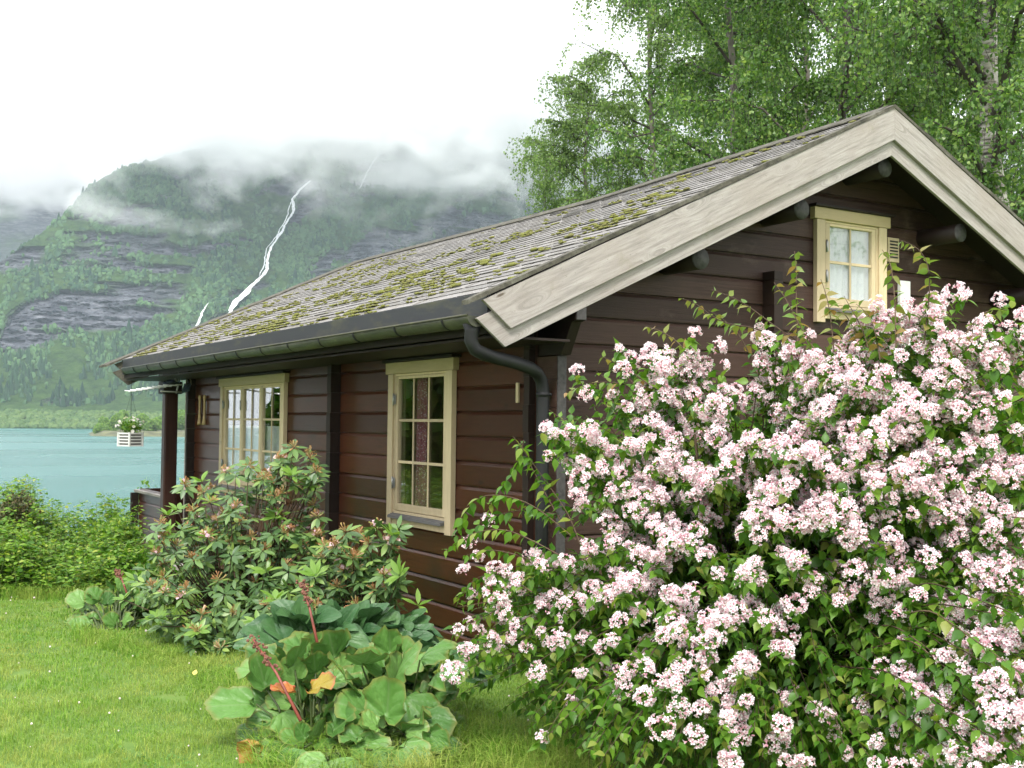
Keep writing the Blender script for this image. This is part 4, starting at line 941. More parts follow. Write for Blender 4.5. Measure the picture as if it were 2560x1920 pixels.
# depth of the bush face by place in its outline
def face_depth(u_, v_):
    a = np.clip((u_-1100)/1500, 0, 1.1); top = np.clip((v_-750)/900, 0, 1.3)
    return 6.15-1.25*a-1.0*top**.8+.35*np.sin(u_*.006+v_*.004)*.5
rk = np.random.default_rng(31)
leafP, leafD, leafN, leafS, stems, srad, cl_list = [], [], [], [], [], [], []
shP, shD, shN, shS = [], [], [], []
def add_branch(pts, r0, leaf_from=.2, step=.045, lsz=(.05, .078), bucket=0, dens=1.):
    pts = np.array(pts); k = max(6, int(np.linalg.norm(np.diff(pts, axis=0), axis=1).sum()/.04)); tq = np.linspace(0, len(pts)-1, k)
    # smooth through control points
    P = np.stack([np.interp(tq, range(len(pts)), pts[:, i]) for i in range(3)], 1)
    for _ in range(3): P[1:-1] = .25*P[:-2]+.5*P[1:-1]+.25*P[2:]
    stems.append(P); srad.append(np.linspace(r0, .0012, len(P)))
    L_ = np.concatenate([[0], np.cumsum(np.linalg.norm(np.diff(P, axis=0), axis=1))]); n = int(L_[-1]*(1-leaf_from)/step*dens)
    for i in range(n):
        s_ = L_[-1]*(leaf_from+(1-leaf_from)*(i+.5)/max(n, 1)); p = np.array([np.interp(s_, L_, P[:, c]) for c in range(3)])
        j = min(np.searchsorted(L_, s_), len(P)-1); tg = unit(P[j]-P[max(j-1, 0)]+1e-6)
        sd = unit(np.cross(tg, [0, 0, 1.])+1e-6); nn = np.cross(sd, tg)
        if i % 2: sd = unit(sd*.4+nn*.9)
        for sg in (-1, 1):
            if rk.random() < .12: continue
            dv = sd*sg*rk.uniform(.7, 1.1)+tg*rk.uniform(.2, .7)+np.array([0, 0, -rk.uniform(.25, 1.0)])+rk.normal(0, .15, 3)
            size = rk.uniform(*lsz)*(1 if s_ < L_[-1]*.85 else .75)
            dst = (shP, shD, shN, shS) if bucket else (leafP, leafD, leafN, leafS)
            dst[0].append(p); dst[1].append(dv); dst[2].append(np.array([0, 0, 1.])+rk.normal(0, .35, 3)); dst[3].append(size)
    return P
# flower weights by place in the outline
def fweight(u_, v_):
    w_ = .66+.0*u_
    w_ = np.where((v_ < 1400) & (u_ > 1480), 1., w_)
    w_ = np.where((v_ > 1650), .5, w_); w_ = np.where((v_ > 1560) & (u_ > 1880) & (u_ < 2330) & (v_ < 1900), .12, w_)
    w_ = np.where((v_ > 1440) & (u_ < 1400) & (v_ < 1780), .62, w_); w_ = np.where((u_ > 2380) & (v_ < 1080), .45, w_); w_ = np.where((u_ < 1330) & (v_ < 1620), .5, w_)
    w_ = np.where((u_ > 1380) & (u_ < 1560) & (v_ > 880) & (v_ < 1080), .38, w_)
    w_ = np.where((v_ > 1360) & (v_ < 1500) & (u_ > 1800) & (u_ < 2100), .45, w_)
    w_ = np.where((v_ > 1700) & (u_ < 1650), .12, w_)
    return w_
cands = []
while len(cands) < 1080:
    u_, v_ = rk.uniform(1090, 2720), rk.uniform(740, 1990)
    if inpoly(u_, v_, OUT): cands.append((u_, v_))
for i, (u_, v_) in enumerate(cands):
    back = rk.random() < .30; D_ = float(face_depth(u_, v_))+(rk.uniform(.25, .9) if back else rk.uniform(-.06, .14))
    T_ = at(u_, v_, D_)
    if T_[2] < .06: T_[2] = .06
    if T_[1] > -.30 and T_[0] > -.1: T_[1] = -.30-rk.uniform(0, .1)
    if T_[0] < -.15 and T_[1] > .6: T_[1] = .6
    S_ = core+(T_-core)*.42+rk.normal(0, .08, 3); S_[2] = max(S_[2], .15)
    Mi = (S_+T_)/2+np.array([0, 0, rk.uniform(.08, .22)]); P = add_branch([S_, Mi, T_], .005, .30, .046)
    if not back and rk.random() < fweight(u_, v_):
        k = rk.integers(1, 5)+(1 if v_ < 1350 and u_ > 1450 else 0); e = len(P)-1
        for q in range(k):
            j = max(0, int(e-q*rk.uniform(2.4, 4.6))); up = unit(unit(CAM-P[j])*.55+np.array([0, 0, .55])+rk.normal(0, .25, 3))
            cc = P[j]+up*rk.uniform(.025, .055)+rk.normal(0, .015, 3); cl_list.append((cc, up, rk.uniform(.62, 1.08)))
            for _ in range(5): dv = rvec(1, rk)[0]+[0, 0, -.2]; leafP.append(P[j]+rk.normal(0, .012, 3)); leafD.append(dv); leafN.append(np.array([0, 0, 1.])+rk.normal(0, .3, 3)); leafS.append(rk.uniform(.05, .075))
# main stems out of the ground
for k in range(34):
    a = rk.uniform(0, 6.28); rr_ = rk.uniform(.05, .5); S_ = np.array([core[0]+rr_*math.cos(a), core[1]+rr_*math.sin(a), .0]); E_ = core+np.array([math.cos(a)*rk.uniform(.3, .8), math.sin(a)*rk.uniform(.3, .8), rk.uniform(.4, 1.1)])
    Mi = (S_+E_)/2+np.array([0, 0, .2]); stems.append(np.array([S_, (S_+Mi)/2, Mi, E_])); srad.append(np.array([.016, .013, .010, .006]))
# inner and low leaves so the bush has depth
for k in range(900):
    u_, v_ = rk.uniform(1120, 2700), rk.uniform(1000, 1960)
    if not inpoly(u_, v_, OUT): continue
    T_ = at(u_, v_, float(face_depth(u_, v_))+rk.uniform(.45, 1.3)); T_[2] = max(T_[2], .05); T_[1] = min(T_[1], -.3) if T_[0] > -.1 else T_[1]
    S_ = core+(T_-core)*.5; add_branch([S_, (S_+T_)/2+np.array([0, 0, .12]), T_], .004, .1, .045)
# long arching shoots
SHOOTS = [[(1960,880),(1905,815),(1813,815),(1760,775),(1739,757),(1700,745)],[(1990,850),(1930,812),(1880,770),(1829,740),(1778,724)],[(1995,860),(1992,790),(1990,720),(1992,670),(1986,628)],[(2040,880),(1990,800),(1965,745),(1935,706)],
 [(2085,880),(2078,800),(2068,740),(2052,698)],[(2240,880),(2238,760),(2232,690),(2225,650),(2205,624)],[(2310,860),(2322,760),(2327,680),(2312,640),(2287,612),(2248,600)],[(1730,900),(1714,872),(1680,842),(1645,822),(1613,816)],
 [(1620,960),(1580,930),(1540,905),(1500,890)],[(1450,1360),(1425,1290),(1385,1232),(1338,1166),(1282,1090)],[(1440,1350),(1370,1290),(1320,1255),(1250,1235),(1190,1240),(1150,1300),(1140,1345)],[(1420,1400),(1330,1350),(1260,1320),(1180,1330),(1110,1380)],
 [(1400,1300),(1350,1210),(1320,1150),(1300,1100)],[(1380,1420),(1290,1385),(1220,1370),(1160,1390)],[(1330,1480),(1250,1430),(1190,1440),(1140,1500)],[(1310,1100),(1290,1180),(1240,1230),(1215,1300)],[(2150,860),(2130,800),(2100,770),(2075,775)],[(2170,870),(2160,820),(2120,760),(2110,740)],
 [(2400,860),(2440,790),(2480,770),(2520,775)],[(2570,840),(2560,800),(2545,790)],[(1870,880),(1850,830),(1800,790),(1770,775)],[(2200,900),(2190,820),(2170,780),(2140,760)],[(1560,960),(1500,950),(1450,965),(1410,985)],[(1400,1290),(1330,1270),(1270,1280),(1200,1300),(1175,1340)]]
for q, sh_ in enumerate(SHOOTS):
    base = float(face_depth(*sh_[0])); pts = [at(u_, v_, min(base, 6.2)+.06*k) for k, (u_, v_) in enumerate(sh_)]
    add_branch(pts, .0035, .05, .042, (.045, .068) if sh_[-1][1] < 1000 else (.05, .075), 1 if sh_[-1][1] < 1000 else 0, 1.15)
for (u_, v_) in ((1175,1354),(1160,1424),(1195,1390),(1180,1485),(1230,1530),(1175,1560),(1222,1300)): cl_list.append((at(u_, v_, 5.9), np.array([-.3, -.5, .6]), .8))
KL, KF, KT = leaf_tmpl(.27, 0, .16, .22, 5, [.24, .29, .20, .07])
def leaves_mesh(P, D_, Nn, S, T=KL, F=KF): 
    P, D_, Nn, S = map(np.array, (P, D_, Nn, S)); return scatter(T, F, P, frames(D_, Nn), S)
V, F = leaves_mesh(leafP, leafD, leafN, leafS); mk('foliage', (V-org, F), M['kleaf'], KB)
V, F = leaves_mesh(shP, shD, shN, shS); mk('young_shoots', (V-org, F), M['kshoot'], KB)['kind'] = 'stuff'
V, F = tubes_np([p-org for p in stems], srad, 5); mk('stems', (V, F), M['bark'], KB)
cl_list.sort(key=lambda c: np.linalg.norm(c[0]-CAM))
cme = []
for k, (V, F, t) in enumerate(CL): me = npmesh('blossom_cluster', V, F, False, {'t': t}); me.materials.append(M['blossom']); cme.append(me)
vis = [c for c in cl_list if 0 < pix(c[0])[0] < 2560 and pix(c[0])[1] < 1920]
first = set(id(c) for c in vis[:100]); restV = []
for q, c in enumerate(cl_list):
    P_, up, s_ = c; k = q % 10
    Mx = frames(rvec(1), np.array([up]))[0]
    if id(c) in first:
        o = bpy.data.objects.new('blossom_cluster', cme[k]); COL.objects.link(o); o.parent = KB
        mw = np.eye(4); mw[:3, :3] = Mx*s_; mw[:3, 3] = P_-org; o.matrix_local = Matrix(mw.tolist())
    else: V, F, t = CL[k]; restV.append((V@Mx.T*s_+P_-org, F, t))
V, F = join([(a, b_) for a, b_, _ in restV]); o = link('blossoms', npmesh('blossoms', V, F, False, {'t': np.concatenate([c for _, _, c in restV])}), M['blossom'], KB); o['kind'] = 'stuff'

# ---- rhododendrons
RL, RF, RT_ = leaf_tmpl(.17, 0, .10, .12, 5, [.12, .17, .165, .10])
def rhodo(name, label, base, whorls, seed, nin=60):
    r = np.random.default_rng(seed); base = np.array(base); t = thing(name, label, 'rhododendron', tuple(base))
    A = dict(l=[[], [], [], []], n=[[], [], [], []]); hp, hd__, hs = [], [], []; st_, sr_ = [], []; pk = []
    def whorl(p, axis, size, new, head):
        k = r.integers(7, 11); ph = r.uniform(0, 6.28); a1 = unit(np.cross(axis, [.3, .9, .1])); a2 = np.cross(axis, a1)
        for i in range(k):
            th_ = ph+6.283*i/k+r.normal(0, .15); ang = r.uniform(-.45, .25) if not new else r.uniform(.1, .9)
            dv = (a1*math.cos(th_)+a2*math.sin(th_))*math.cos(ang)+axis*math.sin(ang)
            q = A['n' if new else 'l']; q[0].append(p+dv*.01); q[1].append(dv); q[2].append(axis+r.normal(0, .15, 3)); q[3].append(size*r.uniform(.8, 1.1))
        if head:
            for i in range(24):
                dv = unit(axis+r.normal(0, .75, 3)); hp.append(p+axis*.01); hd__.append(dv); hs.append(r.uniform(.04, .072))
            if r.random() < .30: 
                for i in range(5): pk.append((p+unit(axis+r.normal(0, .6, 3))*.045, rvec(1, r)[0], r.uniform(.018, .032)))
    for (u_, v_, D_, sc_, new, head) in whorls:
        p = at(u_, v_, D_); p[0] = min(p[0], -.16); axis = unit(np.array([-.25, -.35, 1.])+r.normal(0, .3, 3))
        whorl(p, axis, .105*sc_, new, head)
        q = base+(p-base)*.35+r.normal(0, .06, 3); q[2] = max(q[2], .05); mid = (q+p)/2+np.array([0, 0, -.03])+r.normal(0, .03, 3)
        st_.append(np.array([base+r.normal(0, .06, 3)*[1, 1, 0], q, mid, p])); sr_.append(np.array([.012, .008, .005, .0035]))
        for k in range(r.integers(0, 3)):
            f_ = r.uniform(.35, .9); whorl(mid+(p-mid)*f_+r.normal(0, .05, 3), unit(axis+r.normal(0, .4, 3)), .09*sc_, False, False)
    V, F = leaves_mesh(*A['l'], RL, RF); mk('foliage', (V-base, F), M['rleaf'], t)
    if A['n'][0]: V, F = leaves_mesh(*A['n'], RL, RF); mk('new_leaves', (V-base, F), M['rnew'], t)
    thin = np.array([(0, 0, 0), (-.02, .5, .02), (.02, .5, .02), (0, 1, -.12), (.07, .96, -.2)]); tf = np.array([(0, 2, 1), (1, 2, 3), (3, 2, 4)])
    V, F = scatter(thin*[2.2, 1, 1], tf, np.array(hp), frames(np.array(hd__), rvec(len(hp), r)), np.array(hs)); mk('seed_heads', (V-base, F), M['rhead'], t, False)
    if pk: V, F = scatter(np.array([(-.5, 0, 0), (0, -.4, .2), (.5, 0, 0), (0, .6, .15)]), np.array([(0, 1, 2), (0, 2, 3)]), np.array([a for a, _, _ in pk]), frames(np.array([b_ for _, b_, _ in pk]), rvec(len(pk), r)), np.array([c*1.3 for _, _, c in pk])); mk('petals', (V-base, F), M['rpink'], t)['kind'] = 'stuff'
    V, F = tubes_np([p-base for p in st_], sr_, 5); mk('branches', (V, F), M['bark'], t); return t
rr = np.random.default_rng(77)
RO1 = [(395,1290),(430,1230),(470,1205),(560,1170),(620,1150),(690,1120),(740,1105),(800,1160),(805,1240),(790,1330),(850,1340),(900,1400),(900,1500),(800,1600),(640,1640),(480,1620),(380,1560),(330,1480),(360,1400)]
wl = [(565,1180,9.2,1.05,0,1),(622,1165,9.1,1.1,0,1),(680,1210,9.0,1.1,0,1),(735,1120,8.9,1.2,0,1),(790,1180,8.8,1.1,0,1),(740,1215,8.9,1.1,0,1),(700,1150,9,1.,0,1),(505,1205,9.5,1.1,1,0),(475,1230,9.5,1,1,0),(420,1290,9.6,1.15,1,0),(445,1275,9.5,1.1,1,0),(425,1345,9.3,1.2,1,0),(400,1370,9.3,1.1,1,0),(460,1330,9.2,1.1,1,0),(690,1295,8.8,1.2,1,0),(730,1190,8.8,1.0,1,0),(340,1450,9.6,1.,1,0),(310,1500,9.5,1,1,0)]
while len(wl) < 270:
    u_, v_ = rr.uniform(330, 920), rr.uniform(1110, 1640)
    if inpoly(u_, v_, RO1):
        if 480 < u_ < 640 and v_ < 1240 and rr.random() < .6: continue
        if 640 < u_ < 800 and 1230 < v_ < 1330 and rr.random() < .65: continue
        wl.append((u_, v_, 9.3-.0008*(u_-400)-.0022*(v_-1150)+rr.uniform(-.1, .55), rr.uniform(.85, 1.15), rr.random() < .07, rr.random() < (.62 if v_ < 1420 else .25)))
rhodo('rhododendron', 'tall rhododendron with withered orange flower heads in front of the wide window', (-1.25, 2.35, -.05), wl, 5)
RO2 = [(800,1360),(860,1325),(960,1320),(1000,1335),(985,1400),(1000,1480),(985,1560),(960,1600),(880,1620),(760,1640),(690,1660),(660,1600),(740,1500)]
wl = [(940,1320,7.9,1.1,0,1),(865,1330,8.,1.1,0,1),(985,1345,7.8,1.2,1,0),(1000,1440,7.6,1.2,1,0),(1045,1515,7.5,1.1,1,0),(690,1500,7.9,1.15,1,0),(790,1440,7.9,1.2,1,0),(645,1560,8.,1.,1,0),(960,1440,7.7,1.1,0,1)]
while len(wl) < 105:
    u_, v_ = rr.uniform(650, 1010), rr.uniform(1310, 1660)
    if inpoly(u_, v_, RO2): wl.append((u_, v_, 7.95-.0012*(v_-1350)+rr.uniform(-.08, .4), rr.uniform(.8, 1.1), rr.random() < .05, rr.random() < .5))
rhodo('rhododendron', 'lower rhododendron with pink leftovers of bloom under the nine-pane window', (-.75, 1.25, -.02), wl, 6)

# ---- broad-leaved plants
def broad_leaf(kind, seed=0):
    """blade built on rings between its stalk and its rim; returns V,F(tris),t,rib"""
    r = np.random.default_rng(seed+500); na, nr = 31, 6; V = []; t = []; rib = []; ph = r.uniform(0, 6.28, 6); nv = 7 if kind == 'round' else 13; cup = r.uniform(-.10, .22)
    for j in range(nr):
        q = (j+1)/nr
        for i in range(na):
            a = -math.pi+2*math.pi*i/(na-1)            # angle from the tip direction
            if kind == 'round':
                lob = .030*math.sin(a*8+ph[0])+.028*math.sin(a*13+ph[1])+.03*math.sin(a*3+ph[2]); rr_ = .5*(1+.06*math.cos(a))*(1-.42*math.exp(-((abs(a)-math.pi)/.30)**2))*(1+lob*q*q)
                z = (.055*math.sin(a*5+ph[3])+.04*math.sin(a*9+ph[4]))*q**3+cup*q*q-.16*max(0, math.cos(a))*q*q-.05*abs(math.sin(a*3))*q; W_ = 1.0; L_ = 1.
            else:
                rr_ = .5*(1+.30*max(0, math.cos(a))**7)*(1-.35*math.exp(-((abs(a)-math.pi)/.3)**2))*(1+.02*math.sin(a*7+ph[0])); L_, W_ = 1.08, .82; z = .18*abs(math.sin(a))*q-.20*max(0, math.cos(a))*q*q+.02*math.sin(a*6+ph[3])*q
            x = rr_*q*math.sin(a)*W_; y = .40*q+.04+rr_*q*math.cos(a)*L_
            V.append((x, y, z)); t.append(q); side = abs(x)
            # ribs: midrib plus side veins rising at a slant
            vein = abs(math.sin((y-side*.75)*nv*1.6+.4)); rib.append(min(1, min(abs(x)*9, vein*1.3)))
    c0 = len(V); V.append((0, .03, 0)); t.append(0); rib.append(0); F = []
    for i in range(na-1):
        F.append((c0, i+1, i))
        for j in range(nr-1): a = j*na+i; F += [(a, a+1, a+na+1), (a, a+na+1, a+na)]
    return np.array(V), np.array(F), np.array(t), np.array(rib)
def broad_plant(name, label, cat, base, leaves, kind, mat, seed, redl=(), stalks=(), stalkmat='bark'):
    """leaves: (point xyz, direction, normal, size)"""
    r = np.random.default_rng(seed); base = np.array(base, float); t = thing(name, label, cat, tuple(base))
    P, D_, Nn, S = [np.array(q) for q in zip(*leaves)]
    st_ = []; sr_ = []
    for p in P: b0 = np.array([p[0]+(base[0]-p[0])*.45+r.normal(0, .03), p[1]+(base[1]-p[1])*.45+r.normal(0, .03), float(gz(p[0], p[1]))]); m_ = (b0+p)/2+np.array([0, 0, .05]); st_.append(np.array([b0, m_, p])); sr_.append(np.array([.007, .006, .005])*(1 if kind == 'round' else 1.1))
    Mx = frames(D_, Nn); Ssc = np.stack([S*r.uniform(.85, 1.12, len(S)), S, S*r.uniform(.4, 1.8, len(S))], 1)
    red = np.zeros(len(P), bool); red[list(redl)] = True
    for msk, nm, mt_ in ((~red, 'foliage', mat), (red, 'red_leaves', M['bergred'])):
        if msk.any():
            vs = []
            for k in range(6):
                mk2 = msk & (np.arange(len(P)) % 6 == k)
                if mk2.any(): BV, BF, BT, BR = broad_leaf(kind, k+seed*7); V, F = scatter(BV, BF, P[mk2], Mx[mk2], Ssc[mk2]); vs.append((V, F, np.tile(BT, mk2.sum()), np.tile(BR, mk2.sum())))
            V, F = join([(a_, b_) for a_, b_, _, _ in vs]); o = link(nm, npmesh(nm, V-base, F, True, {'t': np.concatenate([q[2] for q in vs]), 'rib': np.concatenate([q[3] for q in vs])}), mt_, t)
    V, F = tubes_np([p-base for p in st_], sr_, 5); mk('leaf_stalks', (V, F), M['bergstalk'], t)
    for (a, b_, seedw) in stalks:
        a, b_ = np.array(a), np.array(b_); mb = MB(); mid = (a+b_)/2+np.array([0, 0, .03]); mb.tube([a-base, mid-base, b_-base], [.009, .007, .004], 7); o = mb.build('flower_stalk', M['redstem'], t)
        ax_ = b_-a; n_ = 60; f_ = r.uniform(.55, 1.02, n_); pp = a+ax_*f_[:, None]+unit(r.normal(size=(n_, 3)))*r.uniform(.008, .032, (n_, 1))+np.array([0, 0, .03])*np.sin(math.pi*f_)[:, None]
        V, F = scatter(IV, IF, pp-base, frames(rvec(n_, r), rvec(n_, r)), r.uniform(.005, .010, n_)); mk('seed_capsules', (V, F), M['seed'], o, False)
    return t
M['bergstalk'] = plain('green_red_leaf_stalk', (.06, .085, .025), .5, 0, .4, 9)
rb = np.random.default_rng(9)
def L(u_, v_, D_, S, dx, dz, tilt=.5, up=1.0):
    """leaf whose blade points towards image-right dx / up dz, blade facing the viewer by tilt"""
    d = RT*dx+np.array([0, 0, 1.])*dz*.85-FW*(.15+.35*rb.random())+rb.normal(0, .12, 3); n = -FW*tilt*.75+np.array([0, 0, 1.])*up+rb.normal(0, .17, 3); S = S*1.05
    return (at(u_, v_, D_), unit(d), unit(n), S)
def auto_leaves(r, n, ctr, D_, spread, S, kind=0):
    o = []
    for i in range(n):
        a = r.uniform(0, 6.28); q = math.sqrt(r.random()); u_ = ctr[0]+spread[0]*q*math.cos(a); v_ = ctr[1]+spread[1]*q*math.sin(a)
        o.append(L(u_, v_, D_+r.uniform(-.1, .35)-.0012*(v_-ctr[1]), S*r.uniform(.7, 1.15), math.cos(a)+r.normal(0, .3), -math.sin(a)*.7+r.normal(.15, .3), r.uniform(.3, 1.1), 1.))
    return o
# right bergenia: the large pale leaves under the beauty bush
lv = [L(880,1720,5.75,.26,-.3,.6,.9), L(905,1665,5.95,.22,.2,.7,.7), L(985,1700,5.8,.26,.3,.8,.9), L(1010,1740,5.65,.24,.8,-.5,.9), L(930,1790,5.6,.20,-.3,.7,.7), L(965,1800,5.5,.22,.1,.7,.8), L(1040,1790,5.6,.22,.7,-.2,.8), L(975,1640,6.1,.18,.1,.9,.8), L(1085,1690,5.8,.22,.5,.6,.6), L(1110,1660,5.9,.20,.5,.3,.5), L(1050,1650,6.,.2,.3,.7,.6), L(1000,1860,5.35,.17,.5,-.5,.7)]
lv += auto_leaves(rb, 64, (985, 1750), 5.95, (130, 90), .18)+auto_leaves(rb, 22, (985, 1845), 5.45, (110, 30), .15)
broad_plant('elephant_ear_plant', 'bergenia with big pale scalloped leaves beside the beauty bush', 'garden plant', onz(985, 1830, 0), lv, 'round', M['berg'], 1)
# left bergenia with red stalk and turning leaves
lv = [L(640,1760,5.8,.25,-.5,.1,.95), L(665,1720,5.9,.20,-.3,.8,.6), L(760,1870,5.25,.20,-.2,-.9,.9), L(700,1780,5.7,.16,.3,-.4,.7), L(830,1830,5.5,.17,.5,.5,.9), L(815,1790,5.6,.17,.1,.8,.8), L(775,1725,5.7,.15,.5,.5,.3), L(740,1730,5.7,.13,-.7,.2,.4), L(850,1890,5.2,.17,.3,-.8,.7), L(820,1900,5.15,.16,-.6,-.2,.7), L(645,1850,5.5,.15,-.3,-.8,.3), L(735,1665,6.,.18,.1,.7,.4), L(690,1650,6.05,.2,-.5,.6,.4), L(880,1860,5.35,.2,.8,-.2,.7), L(930,1875,5.3,.18,.7,-.4,.6)]
lv += auto_leaves(rb, 56, (775, 1775), 5.9, (125, 95), .165)+auto_leaves(rb, 18, (780, 1860), 5.45, (90, 30), .13)
broad_plant('elephant_ear_plant', 'bergenia with a leaning red seed stalk and orange and red turning leaves', 'garden plant', onz(790, 1860, 0), lv, 'round', M['berg'], 2, (6, 7, 10), ((at(752,1802,5.5), at(632,1598,5.75), 1),))
# ground leaves joining both
broad_plant('elephant_ear_plant', 'low bergenia leaves between the two large bergenias and the hosta', 'garden plant', onz(830, 1745, 0), auto_leaves(rb, 44, (845, 1685), 6.25, (170, 45), .18), 'round', M['berg'], 3, (3,), ((at(795,1615,6.3), at(753,1455,6.5), 1),))
# far left bergenia by the hedge
broad_plant('elephant_ear_plant', 'bergenia clump at the far end of the flower bed by the hedge', 'garden plant', onz(290, 1590, -.12), auto_leaves(rb, 80, (285, 1535), 9.9, (92, 62), .16)+auto_leaves(rb, 34, (290, 1580), 9.55, (85, 22), .15), 'round', M['berg'], 4, (5,), ((at(318,1485,9.6), at(289,1425,9.8), 1),))
# hostas
def hosta(label, u_, v_, D_, spread, n, S, seed):
    r = np.random.default_rng(seed); lv = []
    for i in range(n):
        a = r.uniform(-.3, 3.44); q = math.sqrt(r.random()); uu = u_+spread[0]*q*math.cos(a); vv = v_-spread[1]*q*math.sin(a)
        lv.append(L(uu, vv, D_+.25*math.sin(a)*q+r.uniform(-.1, .1), S*r.uniform(.75, 1.15), math.cos(a)*.9+r.normal(0, .25), .5*math.sin(a)+r.normal(.1, .35), r.uniform(.4, 1.0), 1.))
    broad_plant('hosta', label, 'hosta', onz(u_, v_+15, .0), lv, 'hosta', M['hosta'], seed)
hosta('blue-green hosta with the largest rounded leaves below the lower rhododendron', 770, 1615, 6.6, (100, 65), 38, .17, 41)
hosta('dark hosta with pointed upright leaves in the middle of the bed', 880, 1605, 6.9, (95, 65), 50, .15, 42)
hosta('dark hosta close to the cabin wall right of the other hostas', 985, 1608, 7.0, (75, 62), 42, .135, 43)
hosta('small hosta at the left foot of the beauty bush', 1090, 1690, 6.4, (70, 60), 22, .18, 44)

# ---- rough growth along the lake edge behind the lawn
def undergrowth():
    r = np.random.default_rng(12); P, D_, Nn, S = [], [], [], []; st_, sr_ = [], []
    tops = np.array([(-1600,1200),(-120,1180),(0,1215),(60,1180),(110,1240),(150,1265),(200,1270),(250,1255),(300,1240),(330,1270),(345,1330),(460,1400),(700,1500)], float)
    for k in range(2300):
        u_ = r.uniform(-160, 420) if k < 1500 else r.uniform(-1500, -160); D0 = r.uniform(12.2, 14.8); g0 = at(u_, 1300, D0); x, y = g0[0], g0[1]; z0 = float(gz(x, y))
        topv = np.interp(u_, tops[:, 0], tops[:, 1])+r.uniform(-22, 60)+(14.8-D0)*62
        if u_ > 345: continue
        tz = at(u_, topv, D0)[2]
        if tz < z0+.15: tz = z0+.2
        lean = r.normal(0, .10, 2); top = np.array([x+lean[0], y+lean[1], tz]); bs = np.array([x, y, z0]); st_.append(np.array([bs, (bs+top)/2+[0, 0, .05], top])); sr_.append(np.array([.004, .003, .0015]))
        n_ = int((tz-z0)/.045)+3
        for i in range(n_):
            f_ = r.uniform(.1, 1.0); p = bs+(top-bs)*f_; a = r.uniform(0, 6.28)
            for sg in range(3):
                dv = np.array([math.cos(a+sg*.7), math.sin(a+sg*.7), r.uniform(-.4, .45)]); P.append(p+dv*.03); D_.append(dv); Nn.append([r.normal(0, .4), r.normal(0, .4), 1]); S.append(r.uniform(.05, .105)*(1.15-.4*f_))
    T, F, _ = leaf_tmpl(.26, 0, .1, .15, 3, [.26, .22]); V, Fq = leaves_mesh(P, D_, Nn, S, T, F)
    V2, F2 = tubes_np(st_, sr_, 3)
    o = link('undergrowth', npmesh('undergrowth', V, Fq, False), M['ugleaf']); sett(o, 'waist-high tangle of wild leafy growth along the lake edge of the lawn', 'undergrowth', kind='stuff')
    o = link('undergrowth_stems', npmesh('undergrowth_stems', V2, F2), M['ugstem']); sett(o, 'thin green stems of the wild growth along the lake edge', 'stems', kind='stuff')
M['ugleaf'] = leaf_mat('wild_leaf', [(0, (.065, .16, .024)), (.4, (.15, .29, .042)), (.8, (.25, .39, .06)), (1, (.38, .42, .08))], .5, .4, .3)
M['ugstem'] = plain('green_stem', (.10, .13, .04), .7)
undergrowth()
def small_shrub(name, label, u_, vt, D_, wpx, seed, mat, size=.04, n=2600, cat='shrub'):
    r = np.random.default_rng(seed); x, y, _ = at(u_, 1300, D_); z0 = float(gz(x, y)); top = at(u_, vt, D_)[2]; h_ = top-z0; w_ = wpx/FPX*D_
    t = thing(name, label, cat, (x, y, z0)); P, D2_, S = [], [], []; st_, sr_ = [], []
    for k in range(16):
        a = r.uniform(0, 6.28); q = r.random()**.5; e = np.array([w_*q*math.cos(a), w_*q*math.sin(a), h_*r.uniform(.6, 1)*(1-.35*q)]); m_ = e*[.35, .35, .6]; st_.append(np.array([[0, 0, 0], m_, e])); sr_.append(np.array([.009, .006, .002]))
        for i in range(n//16):
            f_ = r.uniform(.3, 1.02); c = (m_*(1-f_)*2*.5+e*f_) if f_ > .5 else m_*f_*2; P.append(c+r.normal(0, .05, 3)); D2_.append(rvec(1, r)[0]+[0, 0, .2]); S.append(size*r.uniform(.6, 1.3))
    T, F, _ = leaf_tmpl(.26, 0, .1, .1, 3, [.28, .24]); V, Fq = leaves_mesh(P, D2_, np.tile([0, 0, 1.], (len(P), 1))+r.normal(0, .5, (len(P), 3)), S, T, F)
    mk('foliage', (V, Fq), mat, t, False); V, F = tubes_np(st_, sr_, 4); mk('stems', (V, F), M['bark'], t)
M['redleaf'] = leaf_mat('dark_reddish_leaf', [(0, (.035, .055, .020)), (.6, (.075, .085, .03)), (1, (.16, .11, .05))], .5, .25, .3)
small_shrub('bush', 'dark reddish-green bush at the left edge of the hedge against the lake', 30, 1185, 13.6, 70, 3, M['redleaf'], .045, 3600)
small_shrub('bush', 'small upright bush sticking up against the lake near the left edge', 55, 1168, 13.4, 22, 4, M['redleaf'], .04, 1000)
small_shrub('bush', 'yellowish bush with loose tips growing against the porch rail corner', 285, 1235, 13.9, 60, 5, M['ugleaf'], .05, 2600)
small_shrub('bush', 'sparse bush peeking over the porch rail next to the post', 372, 1178, 18.6, 34, 6, M['ugleaf'], .06, 900)
small_shrub('bush', 'dark leafy bush below the porch rail corner', 345, 1330, 12.6, 55, 7, M['kleaf'], .06, 1200)
small_shrub('bush', 'low bush between the porch step and the rhododendron', 400, 1400, 11.2, 60, 8, M['kleaf'], .07, 1200)

